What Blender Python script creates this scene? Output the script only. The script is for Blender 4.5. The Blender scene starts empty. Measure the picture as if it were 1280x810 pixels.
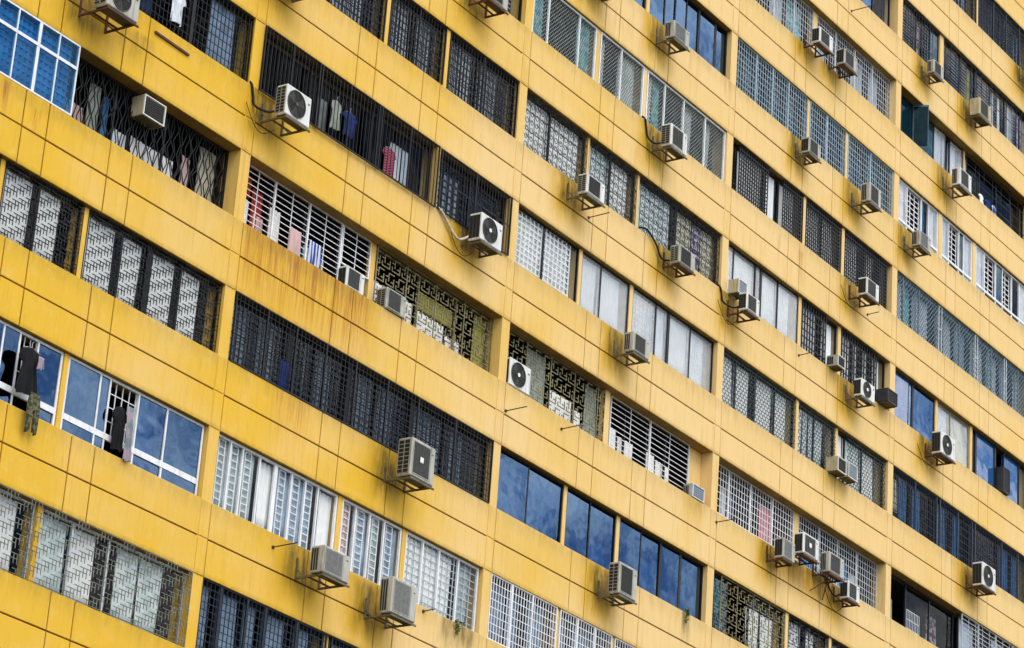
import bpy, math, random
import numpy as np
from mathutils import Vector

random.seed(7)
rng = np.random.default_rng(7)
scene = bpy.context.scene
COL = scene.collection
R = math.radians

# ------------------------------------------------------------------ camera
cam_d = bpy.data.cameras.new('camera')
cam = bpy.data.objects.new('camera', cam_d)
COL.objects.link(cam)
cam.location = (-38.8073, -33.5946, -24.7392)
cam.rotation_mode = 'XYZ'
cam.rotation_euler = (1.9607006, -0.0684613, -0.9881799)
cam_d.sensor_fit = 'HORIZONTAL'
cam_d.sensor_width = 36.0
cam_d.lens = 3709.05 / 1280.0 * 36.0
cam_d.clip_start = 0.5
cam_d.clip_end = 3000.0
scene.camera = cam

# ------------------------------------------------------------------ sky and sun
SUN_EL, SUN_AZ = 52.0, 205.0          # azimuth clockwise from +Y
world = bpy.data.worlds.new('World')
scene.world = world
world.use_nodes = True
nt = world.node_tree
nt.nodes.clear()
w_out = nt.nodes.new('ShaderNodeOutputWorld')
w_bg = nt.nodes.new('ShaderNodeBackground')
sky = nt.nodes.new('ShaderNodeTexSky')
sky.sky_type = 'NISHITA'
sky.sun_disc = False
sky.sun_elevation = R(SUN_EL)
sky.sun_rotation = R(SUN_AZ)
sky.air_density = 1.0
sky.dust_density = 0.15
sky.ozone_density = 2.5
w_tc = nt.nodes.new('ShaderNodeTexCoord')
w_map = nt.nodes.new('ShaderNodeMapping')
w_map.inputs['Scale'].default_value = (1.0, 1.0, 2.2)
w_map.inputs['Location'].default_value = (0.35, 0.8, 0.15)
w_no = nt.nodes.new('ShaderNodeTexNoise')
w_no.inputs['Scale'].default_value = 7.0
w_no.inputs['Detail'].default_value = 10.0
w_no.inputs['Roughness'].default_value = 0.72
w_no.inputs['Distortion'].default_value = 0.4
w_rp = nt.nodes.new('ShaderNodeValToRGB')
w_rp.color_ramp.elements[0].position = 0.43
w_rp.color_ramp.elements[0].color = (0, 0, 0, 1)
w_rp.color_ramp.elements[1].position = 0.58
w_rp.color_ramp.elements[1].color = (0.92, 0.92, 0.92, 1)
w_mx = nt.nodes.new('ShaderNodeMix')
w_mx.data_type = 'RGBA'
w_mx.inputs[7].default_value = (12.5, 11.9, 11.2, 1)       # lit cloud
L = nt.links.new
L(w_tc.outputs['Generated'], w_map.inputs['Vector'])
L(w_map.outputs['Vector'], w_no.inputs['Vector'])
L(w_no.outputs['Fac'], w_rp.inputs['Fac'])
L(w_rp.outputs['Color'], w_mx.inputs[0])
L(sky.outputs['Color'], w_mx.inputs[6])
L(w_mx.outputs[2], w_bg.inputs['Color'])
w_bg.inputs['Strength'].default_value = 0.13
L(w_bg.outputs['Background'], w_out.inputs['Surface'])

sun_d = bpy.data.lights.new('sun', 'SUN')
sun_d.energy = 1.15
sun_d.angle = R(38)
sun_d.color = (1.0, 0.93, 0.82)
sun = bpy.data.objects.new('sun', sun_d)
COL.objects.link(sun)
_az, _el = R(SUN_AZ), R(SUN_EL)
_dir = Vector((math.sin(_az) * math.cos(_el), math.cos(_az) * math.cos(_el), math.sin(_el)))
sun.rotation_euler = (-_dir).to_track_quat('-Z', 'Y').to_euler()
sun.location = (0, -60, 60)

scene.view_settings.view_transform = 'Standard'
scene.view_settings.look = 'None'
scene.view_settings.exposure = 0.68
scene.view_settings.gamma = 1.0
scene.view_settings.use_curve_mapping = False
scene.render.engine = 'CYCLES'
scene.cycles.max_bounces = 8
scene.cycles.transparent_max_bounces = 24
scene.cycles.use_denoising = True
scene.cycles.caustics_reflective = False
scene.cycles.caustics_refractive = False

# ------------------------------------------------------------------ constants of the place
W = 8.989          # bay width
H = 2.8            # storey height
GZ = -26.3         # ground level
RMIN, RMAX = -8, 10

# ------------------------------------------------------------------ materials
MATS = {}

def new_mat(name):
    m = bpy.data.materials.new(name)
    m.use_nodes = True
    MATS[name] = m
    t = m.node_tree
    return m, t, t.nodes['Principled BSDF'], t.nodes['Material Output']

def plain(name, col, rough=0.6, metal=0.0, var=0.12, scale=6.0, bump=0.0, spec=0.5, grime=0.0):
    """procedural paint / metal / plastic with blotchy tone variation"""
    m, t, b, o = new_mat(name)
    n, l = t.nodes, t.links
    tc = n.new('ShaderNodeNewGeometry')
    no = n.new('ShaderNodeTexNoise')
    no.inputs['Scale'].default_value = scale
    no.inputs['Detail'].default_value = 5
    l.new(tc.outputs['Position'], no.inputs['Vector'])
    rp = n.new('ShaderNodeValToRGB')
    rp.color_ramp.elements[0].position = 0.3
    rp.color_ramp.elements[1].position = 0.7
    a = [max(0, c * (1 - var)) for c in col]
    c2 = [min(1, c * (1 + var)) for c in col]
    rp.color_ramp.elements[0].color = (*a, 1)
    rp.color_ramp.elements[1].color = (*c2, 1)
    l.new(no.outputs['Fac'], rp.inputs['Fac'])
    last = rp.outputs['Color']
    if grime:
        mp = n.new('ShaderNodeMapping')
        mp.inputs['Scale'].default_value = (14, 14, 2.0)
        l.new(tc.outputs['Position'], mp.inputs['Vector'])
        n2 = n.new('ShaderNodeTexNoise')
        n2.inputs['Scale'].default_value = 1.0
        n2.inputs['Detail'].default_value = 4
        l.new(mp.outputs['Vector'], n2.inputs['Vector'])
        r2 = n.new('ShaderNodeValToRGB')
        r2.color_ramp.elements[0].position = 0.5
        r2.color_ramp.elements[0].color = (0, 0, 0, 1)
        r2.color_ramp.elements[1].position = 0.75
        r2.color_ramp.elements[1].color = (grime, grime, grime, 1)
        l.new(n2.outputs['Fac'], r2.inputs['Fac'])
        mx = n.new('ShaderNodeMix')
        mx.data_type = 'RGBA'
        mx.inputs[7].default_value = (0.10, 0.085, 0.05, 1)
        l.new(r2.outputs['Color'], mx.inputs[0])
        l.new(last, mx.inputs[6])
        last = mx.outputs[2]
    l.new(last, b.inputs['Base Color'])
    b.inputs['Roughness'].default_value = rough
    b.inputs['Metallic'].default_value = metal
    b.inputs['Specular IOR Level'].default_value = spec
    if bump:
        bp = n.new('ShaderNodeBump')
        bp.inputs['Strength'].default_value = bump
        bp.inputs['Distance'].default_value = 0.01
        l.new(no.outputs['Fac'], bp.inputs['Height'])
        l.new(bp.outputs['Normal'], b.inputs['Normal'])
    return m

def wall_paint(name, attrs=True):
    m, t, b, o = new_mat(name)
    n, l = t.nodes, t.links
    geo = n.new('ShaderNodeNewGeometry')
    def noise(scale, mapping=None, detail=5, rough=0.55):
        q = n.new('ShaderNodeTexNoise')
        q.inputs['Scale'].default_value = scale
        q.inputs['Detail'].default_value = detail
        q.inputs['Roughness'].default_value = rough
        if mapping:
            mp = n.new('ShaderNodeMapping')
            mp.inputs['Scale'].default_value = mapping
            l.new(geo.outputs['Position'], mp.inputs['Vector'])
            l.new(mp.outputs['Vector'], q.inputs['Vector'])
        else:
            l.new(geo.outputs['Position'], q.inputs['Vector'])
        return q.outputs['Fac']
    def ramp(src, p0, p1, c0=(0, 0, 0, 1), c1=(1, 1, 1, 1)):
        q = n.new('ShaderNodeValToRGB')
        q.color_ramp.elements[0].position = p0
        q.color_ramp.elements[0].color = c0
        q.color_ramp.elements[1].position = p1
        q.color_ramp.elements[1].color = c1
        l.new(src, q.inputs['Fac'])
        return q.outputs['Color']
    def mix(f, a, c, blend='MIX'):
        q = n.new('ShaderNodeMix')
        q.data_type = 'RGBA'
        q.blend_type = blend
        for s, v in ((q.inputs[0], f), (q.inputs[6], a), (q.inputs[7], c)):
            if isinstance(v, (float, int)):
                s.default_value = v
            elif isinstance(v, tuple):
                s.default_value = v
            else:
                l.new(v, s)
        return q.outputs[2]
    def math_(op, a, c):
        q = n.new('ShaderNodeMath')
        q.operation = op
        for s, v in ((q.inputs[0], a), (q.inputs[1], c)):
            if isinstance(v, (float, int)):
                s.default_value = v
            else:
                l.new(v, s)
        return q.outputs[0]
    big = noise(0.22, None, 3)
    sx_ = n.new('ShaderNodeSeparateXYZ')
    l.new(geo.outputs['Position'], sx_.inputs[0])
    mr = n.new('ShaderNodeMapRange')           # vignette put into the paint colour: deeper yellow at left, paler to the right
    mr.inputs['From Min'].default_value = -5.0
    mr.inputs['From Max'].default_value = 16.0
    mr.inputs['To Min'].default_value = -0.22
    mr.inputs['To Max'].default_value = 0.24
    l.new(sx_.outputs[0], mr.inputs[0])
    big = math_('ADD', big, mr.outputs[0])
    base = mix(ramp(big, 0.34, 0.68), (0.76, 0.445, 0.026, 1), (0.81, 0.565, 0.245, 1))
    oi = n.new('ShaderNodeObjectInfo')
    base = mix(math_('MULTIPLY', oi.outputs['Random'], 0.22), base, (0.68, 0.42, 0.05, 1))
    # rain-washed streaks and mottled chalking of the paint
    st = noise(1.0, (6.0, 6.0, 0.5), 7, 0.68)
    base = mix(ramp(st, 0.50, 0.80, (0, 0, 0, 1), (0.50, 0.50, 0.50, 1)), base, (0.60, 0.345, 0.022, 1))
    st2 = noise(1.0, (17.0, 17.0, 0.9), 5, 0.6)
    base = mix(ramp(st2, 0.55, 0.8, (0, 0, 0, 1), (0.36, 0.36, 0.36, 1)), base, (0.36, 0.215, 0.03, 1))
    chalk = noise(3.2, None, 7, 0.65)
    base = mix(ramp(chalk, 0.52, 0.75, (0, 0, 0, 1), (0.25, 0.25, 0.25, 1)), base, (0.82, 0.62, 0.27, 1))
    spk = noise(38.0, None, 2)
    base = mix(ramp(spk, 0.70, 0.76, (0, 0, 0, 1), (0.35, 0.35, 0.35, 1)), base, (0.36, 0.20, 0.04, 1))
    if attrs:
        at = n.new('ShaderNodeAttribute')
        at.attribute_name = 'dirt_shade'
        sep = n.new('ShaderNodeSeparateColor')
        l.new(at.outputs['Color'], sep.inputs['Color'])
        damp, rust, mould_shade = sep.outputs[0], sep.outputs[1], sep.outputs[2]
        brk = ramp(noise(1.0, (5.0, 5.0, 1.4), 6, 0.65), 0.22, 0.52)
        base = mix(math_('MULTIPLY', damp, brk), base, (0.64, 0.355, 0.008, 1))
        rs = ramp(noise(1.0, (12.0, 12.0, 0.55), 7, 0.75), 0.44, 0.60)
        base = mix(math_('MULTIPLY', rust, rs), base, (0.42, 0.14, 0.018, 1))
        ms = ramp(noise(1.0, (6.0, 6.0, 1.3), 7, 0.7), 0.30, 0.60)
        base = mix(math_('MULTIPLY', mould_shade, ms), base, (0.11, 0.085, 0.012, 1))
    l.new(base, b.inputs['Base Color'])
    b.inputs['Roughness'].default_value = 0.72
    b.inputs['Specular IOR Level'].default_value = 0.28
    bp = n.new('ShaderNodeBump')
    bp.inputs['Strength'].default_value = 0.22
    bp.inputs['Distance'].default_value = 0.012
    bn = noise(9.0, None, 6)
    l.new(bn, bp.inputs['Height'])
    l.new(bp.outputs['Normal'], b.inputs['Normal'])
    return m

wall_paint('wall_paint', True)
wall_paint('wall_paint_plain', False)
plain('joint', (0.085, 0.042, 0.010), 0.95, var=0.4, scale=3)
plain('beam_paint', (0.34, 0.20, 0.035), 0.85, var=0.25, scale=2.5, bump=0.2, grime=0.5)  # darker than the walls: soffit shade and grime both put into the colour
plain('sill_paint', (0.62, 0.40, 0.10), 0.85, var=0.25, scale=4, grime=0.4)
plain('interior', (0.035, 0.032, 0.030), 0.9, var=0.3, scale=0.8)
plain('concrete', (0.30, 0.29, 0.27), 0.9, var=0.2, scale=0.4, bump=0.2)
plain('asphalt', (0.075, 0.075, 0.07), 0.9, var=0.25, scale=0.4, bump=0.2)
plain('white_metal', (0.78, 0.79, 0.80), 0.4, var=0.08, grime=0.25)
plain('silver_metal', (0.52, 0.54, 0.55), 0.38, metal=0.55, var=0.12)
plain('black_metal', (0.010, 0.010, 0.012), 0.45, spec=0.2, var=0.4)
plain('navy_metal', (0.010, 0.016, 0.028), 0.45, spec=0.2, var=0.4)
plain('teal_metal', (0.02, 0.075, 0.095), 0.4, var=0.3)
plain('brown_metal', (0.085, 0.035, 0.018), 0.55, var=0.4)
plain('olive_metal', (0.21, 0.185, 0.085), 0.6, var=0.35, scale=3)
plain('pale_grid', (0.50, 0.53, 0.55), 0.5, var=0.15)
plain('blue_grid', (0.30, 0.40, 0.46), 0.5, var=0.2)
plain('blue_slat', (0.22, 0.46, 0.66), 0.5, var=0.2)
plain('mesh_grey', (0.17, 0.20, 0.19), 0.5, var=0.3)
plain('mesh_blue', (0.10, 0.16, 0.20), 0.5, var=0.3)
plain('fret_black', (0.012, 0.013, 0.013), 0.5, spec=0.2, var=0.4)
plain('fret_grey', (0.16, 0.165, 0.13), 0.55, var=0.35)
plain('fret_teal', (0.035, 0.055, 0.055), 0.5, spec=0.2, var=0.4)
plain('casing', (0.42, 0.41, 0.35), 0.48, var=0.14, scale=3, grime=0.7)
plain('casing_white', (0.70, 0.70, 0.66), 0.42, var=0.08, scale=3, grime=0.45)
plain('casing_tan', (0.46, 0.40, 0.25), 0.55, var=0.15, scale=4, grime=0.5)
plain('casing_black', (0.03, 0.03, 0.032), 0.5, var=0.3)
plain('coil', (0.022, 0.022, 0.020), 0.7, spec=0.2, var=0.4, scale=20)
plain('grille_dark', (0.045, 0.044, 0.038), 0.55, var=0.3, scale=12)
plain('grille_grey', (0.20, 0.205, 0.19), 0.55, var=0.2, scale=12)
plain('grille_blue', (0.07, 0.13, 0.19), 0.4, var=0.3, scale=10)
plain('wire_grey', (0.26, 0.25, 0.21), 0.5, var=0.2)
plain('underside', (0.10, 0.085, 0.035), 0.85, var=0.4, scale=5)
plain('bracket_metal', (0.12, 0.105, 0.065), 0.6, metal=0.2, var=0.5, scale=7)
plain('bracket_rust', (0.085, 0.030, 0.014), 0.8, var=0.5, scale=9)
plain('hose_black', (0.014, 0.013, 0.013), 0.6, spec=0.2, var=0.3)
plain('hose_pale', (0.50, 0.45, 0.36), 0.7, var=0.3, scale=14)
plain('hub_white', (0.80, 0.79, 0.72), 0.4, var=0.05)
plain('badge', (0.05, 0.05, 0.06), 0.5, var=0.1)
plain('weed_green', (0.10, 0.13, 0.02), 0.8, var=0.4, scale=12)

def cloth(name, col, var=0.15, stripes=None, trans=0.35, fine=0.0):
    m, t, b, o = new_mat(name)
    n, l = t.nodes, t.links
    geo = n.new('ShaderNodeNewGeometry')
    no = n.new('ShaderNodeTexNoise')
    no.inputs['Scale'].default_value = 4.0
    no.inputs['Detail'].default_value = 6
    l.new(geo.outputs['Position'], no.inputs['Vector'])
    rp = n.new('ShaderNodeValToRGB')
    rp.color_ramp.elements[0].position = 0.3
    rp.color_ramp.elements[1].position = 0.7
    rp.color_ramp.elements[0].color = (*[c * (1 - var) for c in col], 1)
    rp.color_ramp.elements[1].color = (*[min(1, c * (1 + var)) for c in col], 1)
    l.new(no.outputs['Fac'], rp.inputs['Fac'])
    last = rp.outputs['Color']
    if stripes:
        kind, other, sc = stripes
        if kind == 'v':
            wv = n.new('ShaderNodeTexWave')
            wv.bands_direction = 'X'
            wv.inputs['Scale'].default_value = sc
            wv.inputs['Distortion'].default_value = 0.6
            l.new(geo.outputs['Position'], wv.inputs['Vector'])
            src = wv.outputs['Fac']
        elif kind == 'h':
            wv = n.new('ShaderNodeTexWave')
            wv.bands_direction = 'Z'
            wv.inputs['Scale'].default_value = sc
            wv.inputs['Distortion'].default_value = 0.3
            l.new(geo.outputs['Position'], wv.inputs['Vector'])
            src = wv.outputs['Fac']
        else:
            vo = n.new('ShaderNodeTexNoise')
            vo.inputs['Scale'].default_value = sc
            vo.inputs['Detail'].default_value = 3
            l.new(geo.outputs['Position'], vo.inputs['Vector'])
            src = vo.outputs['Fac']
        r2 = n.new('ShaderNodeValToRGB')
        r2.color_ramp.elements[0].position = 0.46
        r2.color_ramp.elements[1].position = 0.54
        l.new(src, r2.inputs['Fac'])
        mx = n.new('ShaderNodeMix')
        mx.data_type = 'RGBA'
        mx.inputs[7].default_value = (*other, 1)
        l.new(r2.outputs['Color'], mx.inputs[0])
        l.new(last, mx.inputs[6])
        last = mx.outputs[2]
    l.new(last, b.inputs['Base Color'])
    b.inputs['Roughness'].default_value = 0.9
    b.inputs['Specular IOR Level'].default_value = 0.15
    if trans:
        tr = n.new('ShaderNodeBsdfTranslucent')
        l.new(last, tr.inputs['Color'])
        ms = n.new('ShaderNodeMixShader')
        ms.inputs[0].default_value = trans
        l.new(b.outputs['BSDF'], ms.inputs[1])
        l.new(tr.outputs['BSDF'], ms.inputs[2])
        l.new(ms.outputs['Shader'], o.inputs['Surface'])
    return m

cloth('c_white', (0.90, 0.89, 0.87), 0.05, trans=0.08)
cloth('c_cream', (0.66, 0.62, 0.48), 0.12, trans=0.2)
cloth('c_bluewhite', (0.68, 0.73, 0.78), 0.2, trans=0.1)
cloth('c_palegreen', (0.62, 0.72, 0.70), 0.15, ('n', (0.82, 0.85, 0.84), 5), trans=0.1)
cloth('c_mist', (0.40, 0.47, 0.48), 0.15, trans=0.1)
cloth('c_mistblue', (0.32, 0.41, 0.52), 0.3, trans=0.1)
cloth('c_blue', (0.06, 0.20, 0.42), 0.3, trans=0.2)
cloth('c_brightblue', (0.02, 0.22, 0.55), 0.15, trans=0.1)
cloth('c_teal', (0.10, 0.46, 0.52), 0.25, ('n', (0.42, 0.72, 0.74), 6), trans=0.1)
cloth('c_olive', (0.20, 0.18, 0.05), 0.25, trans=0.1)
cloth('c_oliveyellow', (0.40, 0.36, 0.10), 0.2, trans=0.1)
cloth('c_greygreen', (0.36, 0.40, 0.34), 0.2, trans=0.1)
cloth('c_purple', (0.20, 0.12, 0.26), 0.3, ('n', (0.60, 0.52, 0.66), 9), trans=0.2)
cloth('c_brownfloral', (0.12, 0.07, 0.06), 0.3, ('n', (0.45, 0.36, 0.40), 9), trans=0.2)
cloth('c_navy', (0.02, 0.045, 0.10), 0.3, trans=0.1)
cloth('c_pink', (0.78, 0.36, 0.40), 0.12)
cloth('c_hotpink', (0.66, 0.16, 0.24), 0.15, ('h', (0.22, 0.05, 0.09), 5.5))
cloth('c_palepink', (0.80, 0.58, 0.56), 0.1)
cloth('c_red', (0.48, 0.055, 0.05), 0.2)
cloth('c_black', (0.012, 0.012, 0.013), 0.3, trans=0.0)
cloth('c_camo', (0.045, 0.05, 0.03), 0.3, ('n', (0.16, 0.15, 0.08), 14), trans=0.05)
cloth('c_stripe_blue', (0.82, 0.84, 0.88), 0.04, ('v', (0.05, 0.11, 0.48), 3.2))
cloth('c_greyblue', (0.30, 0.36, 0.40), 0.2, ('n', (0.55, 0.45, 0.52), 4))
cloth('c_royal', (0.03, 0.06, 0.26), 0.3)

def glass(name, tint, ior=1.6, rough=0.0, coat=0.0, haze=0.0, hazecol=(0.5, 0.5, 0.5), refl=(0.92, 0.96, 1.0)):
    """thin pane: clear/tinted transmission with a Fresnel reflection, optional milky film"""
    m, t, b, o = new_mat(name)
    n, l = t.nodes, t.links
    n.remove(b)
    tr = n.new('ShaderNodeBsdfTransparent')
    tr.inputs['Color'].default_value = (*tint, 1)
    gl = n.new('ShaderNodeBsdfGlossy')
    gl.inputs['Roughness'].default_value = rough
    gl.inputs['Color'].default_value = (*refl, 1)
    fr = n.new('ShaderNodeFresnel')
    fr.inputs['IOR'].default_value = ior
    geo = n.new('ShaderNodeNewGeometry')
    no = n.new('ShaderNodeTexNoise')          # slight float-glass waviness
    no.inputs['Scale'].default_value = 1.1
    no.inputs['Detail'].default_value = 2
    l.new(geo.outputs['Position'], no.inputs['Vector'])
    bp = n.new('ShaderNodeBump')
    bp.inputs['Strength'].default_value = 0.25
    bp.inputs['Distance'].default_value = 0.02
    l.new(no.outputs['Fac'], bp.inputs['Height'])
    l.new(bp.outputs['Normal'], gl.inputs['Normal'])
    inv = n.new('ShaderNodeMath')            # the reflection is counted once, on the face the ray meets first
    inv.operation = 'SUBTRACT'
    inv.inputs[0].default_value = 1.0
    l.new(geo.outputs['Backfacing'], inv.inputs[1])
    mul = n.new('ShaderNodeMath')
    mul.operation = 'MULTIPLY'
    fac = fr.outputs['Fac']
    if coat:
        ad = n.new('ShaderNodeMath')
        ad.operation = 'ADD'
        ad.use_clamp = True
        ad.inputs[1].default_value = coat
        l.new(fac, ad.inputs[0])
        fac = ad.outputs[0]
    l.new(fac, mul.inputs[0])
    l.new(inv.outputs[0], mul.inputs[1])
    fac = mul.outputs[0]
    base = tr.outputs['BSDF']
    if haze:
        df = n.new('ShaderNodeBsdfDiffuse')
        df.inputs['Color'].default_value = (*hazecol, 1)
        mh = n.new('ShaderNodeMixShader')
        mh.inputs[0].default_value = haze
        l.new(base, mh.inputs[1])
        l.new(df.outputs['BSDF'], mh.inputs[2])
        base = mh.outputs['Shader']
    ms = n.new('ShaderNodeMixShader')
    l.new(fac, ms.inputs[0])
    l.new(base, ms.inputs[1])
    l.new(gl.outputs['BSDF'], ms.inputs[2])
    l.new(ms.outputs['Shader'], o.inputs['Surface'])
    return m

glass('g_clear', (0.97, 0.98, 0.98), 1.20)
glass('g_mirror', (0.34, 0.44, 0.56), 1.75, coat=0.10, refl=(0.32, 0.54, 0.90))
glass('g_blue', (0.48, 0.76, 0.92), 1.30, haze=0.06, hazecol=(0.02, 0.17, 0.36), refl=(0.4, 0.65, 1.0))
glass('g_skyblue', (0.20, 0.45, 0.75), 1.6, coat=0.05, haze=0.30, hazecol=(0.03, 0.24, 0.58))
glass('g_dark', (0.90, 0.92, 0.94), 1.13)
glass('g_teal', (0.25, 0.55, 0.55), 1.55, haze=0.15, hazecol=(0.02, 0.16, 0.18))
glass('g_tealdark', (0.04, 0.10, 0.13), 1.22, haze=0.5, hazecol=(0.006, 0.038, 0.052))
glass('g_green', (0.55, 0.78, 0.74), 1.35)
glass('g_white', (0.92, 0.94, 0.95), 1.50, haze=0.22, hazecol=(0.82, 0.83, 0.84))

# ------------------------------------------------------------------ mesh helpers
ABS = {}

class MB:
    def __init__(self):
        self.v, self.f = [], []
    def box(self, x0, x1, y0, y1, z0, z1):
        k = len(self.v)
        self.v += [(x0, y0, z0), (x1, y0, z0), (x1, y1, z0), (x0, y1, z0),
                   (x0, y0, z1), (x1, y0, z1), (x1, y1, z1), (x0, y1, z1)]
        self.f += [(k, k + 3, k + 2, k + 1), (k + 4, k + 5, k + 6, k + 7), (k, k + 1, k + 5, k + 4),
                   (k + 1, k + 2, k + 6, k + 5), (k + 2, k + 3, k + 7, k + 6), (k + 3, k, k + 4, k + 7)]
        return self
    def bar(self, p, q, t, ty=None, y=0.0):
        """flat bar between two (x, z) points of a plane at depth y"""
        ty = ty or t
        dx, dz = q[0] - p[0], q[1] - p[1]
        ln = math.hypot(dx, dz) or 1e-6
        nx, nz = -dz / ln * t / 2, dx / ln * t / 2
        k = len(self.v)
        for yy in (y - ty / 2, y + ty / 2):
            self.v += [(p[0] + nx, yy, p[1] + nz), (q[0] + nx, yy, q[1] + nz),
                       (q[0] - nx, yy, q[1] - nz), (p[0] - nx, yy, p[1] - nz)]
        self.f += [(k, k + 1, k + 2, k + 3), (k + 7, k + 6, k + 5, k + 4), (k, k + 4, k + 5, k + 1),
                   (k + 1, k + 5, k + 6, k + 2), (k + 2, k + 6, k + 7, k + 3), (k + 3, k + 7, k + 4, k)]
        return self
    def tube(self, pts, r, n=6):
        pts = [Vector(p) for p in pts]
        k0 = len(self.v)
        for i, p in enumerate(pts):
            a = pts[max(0, i - 1)]
            c = pts[min(len(pts) - 1, i + 1)]
            d = (c - a).normalized()
            up = Vector((0, 0, 1)) if abs(d.z) < 0.9 else Vector((1, 0, 0))
            s = d.cross(up).normalized()
            u = s.cross(d)
            for j in range(n):
                an = 2 * math.pi * j / n
                self.v.append(tuple(p + s * (r * math.cos(an)) + u * (r * math.sin(an))))
        for i in range(len(pts) - 1):
            for j in range(n):
                a = k0 + i * n + j
                c = k0 + i * n + (j + 1) % n
                self.f.append((a, c, c + n, a + n))
        self.f.append(tuple(k0 + j for j in range(n))[::-1])
        self.f.append(tuple(k0 + (len(pts) - 1) * n + j for j in range(n)))
        return self
    def disc(self, cx, cz, y0, y1, r, n=28):
        """short cylinder along Y"""
        k = len(self.v)
        for yy in (y0, y1):
            for j in range(n):
                an = 2 * math.pi * j / n
                self.v.append((cx + r * math.cos(an), yy, cz + r * math.sin(an)))
        for j in range(n):
            j2 = (j + 1) % n
            self.f.append((k + j, k + j2, k + n + j2, k + n + j))
        self.f.append(tuple(k + j for j in range(n))[::-1])
        self.f.append(tuple(k + n + j for j in range(n)))
        return self
    def ring(self, cx, cz, y, r, t, n=28):
        for j in range(n):
            a, c = 2 * math.pi * j / n, 2 * math.pi * (j + 1) / n
            self.bar((cx + r * math.cos(a), cz + r * math.sin(a)),
                     (cx + r * math.cos(c), cz + r * math.sin(c)), t, t, y)
        return self
    def chbox(self, x0, x1, y0, y1, z0, z1, c=0.012):
        """box with chamfered edges"""
        k = len(self.v)
        xs, ys, zs = (x0, x1), (y0, y1), (z0, z1)
        idx = {}
        for i in (0, 1):
            for j in (0, 1):
                for m in (0, 1):
                    sx, sy, sz = (1 - 2 * i) * c, (1 - 2 * j) * c, (1 - 2 * m) * c
                    for ax in range(3):
                        p = [xs[i] + sx, ys[j] + sy, zs[m] + sz]
                        p[ax] = (xs[i], ys[j], zs[m])[ax]
                        idx[(i, j, m, ax)] = len(self.v)
                        self.v.append(tuple(p))
        F = self.f
        for ax in range(3):
            o1, o2 = [a for a in range(3) if a != ax]
            for s in (0, 1):
                q = []
                for (a, b_) in ((0, 0), (1, 0), (1, 1), (0, 1)):
                    key = [0, 0, 0]
                    key[ax], key[o1], key[o2] = s, a, b_
                    q.append(idx[(*key, ax)])
                F.append(tuple(q))
        for ax in range(3):                      # edges along ax
            o1, o2 = [a for a in range(3) if a != ax]
            for a in (0, 1):
                for b_ in (0, 1):
                    k0 = [0, 0, 0]; k1 = [0, 0, 0]
                    k0[ax], k1[ax] = 0, 1
                    k0[o1] = k1[o1] = a
                    k0[o2] = k1[o2] = b_
                    F.append((idx[(*k0, o1)], idx[(*k1, o1)], idx[(*k1, o2)], idx[(*k0, o2)]))
        for i in (0, 1):
            for j in (0, 1):
                for m in (0, 1):
                    F.append((idx[(i, j, m, 0)], idx[(i, j, m, 1)], idx[(i, j, m, 2)]))
        return self
    def build(self, name, mat, parent=None, smooth=False, recalc=False):
        if not self.v:
            return None
        a = np.array(self.v)
        lo, hi = a.min(0), a.max(0)
        org = np.array([(lo[0] + hi[0]) / 2, (lo[1] + hi[1]) / 2, lo[2]])
        me = bpy.data.meshes.new(name)
        me.from_pydata((a - org).tolist(), [], self.f)
        me.materials.append(MATS[mat])
        if recalc:
            import bmesh
            bm = bmesh.new(); bm.from_mesh(me)
            bmesh.ops.recalc_face_normals(bm, faces=bm.faces)
            bm.to_mesh(me); bm.free()
        if smooth:
            me.polygons.foreach_set('use_smooth', [True] * len(me.polygons))
        o = bpy.data.objects.new(name, me)
        COL.objects.link(o)
        place(o, org, parent)
        return o

def place(o, org, parent):
    ABS[o] = Vector(org)
    if parent is not None:
        o.parent = parent
        o.location = Vector(org) - ABS[parent]
    else:
        o.location = Vector(org)

def empty(name, org, parent=None):
    o = bpy.data.objects.new(name, None)
    o.empty_display_size = 0.2
    COL.objects.link(o)
    place(o, org, parent)
    return o

def tag(o, label, cat, group=None):
    o['label'] = label
    o['category'] = cat
    if group:
        o['group'] = group
    return o

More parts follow.
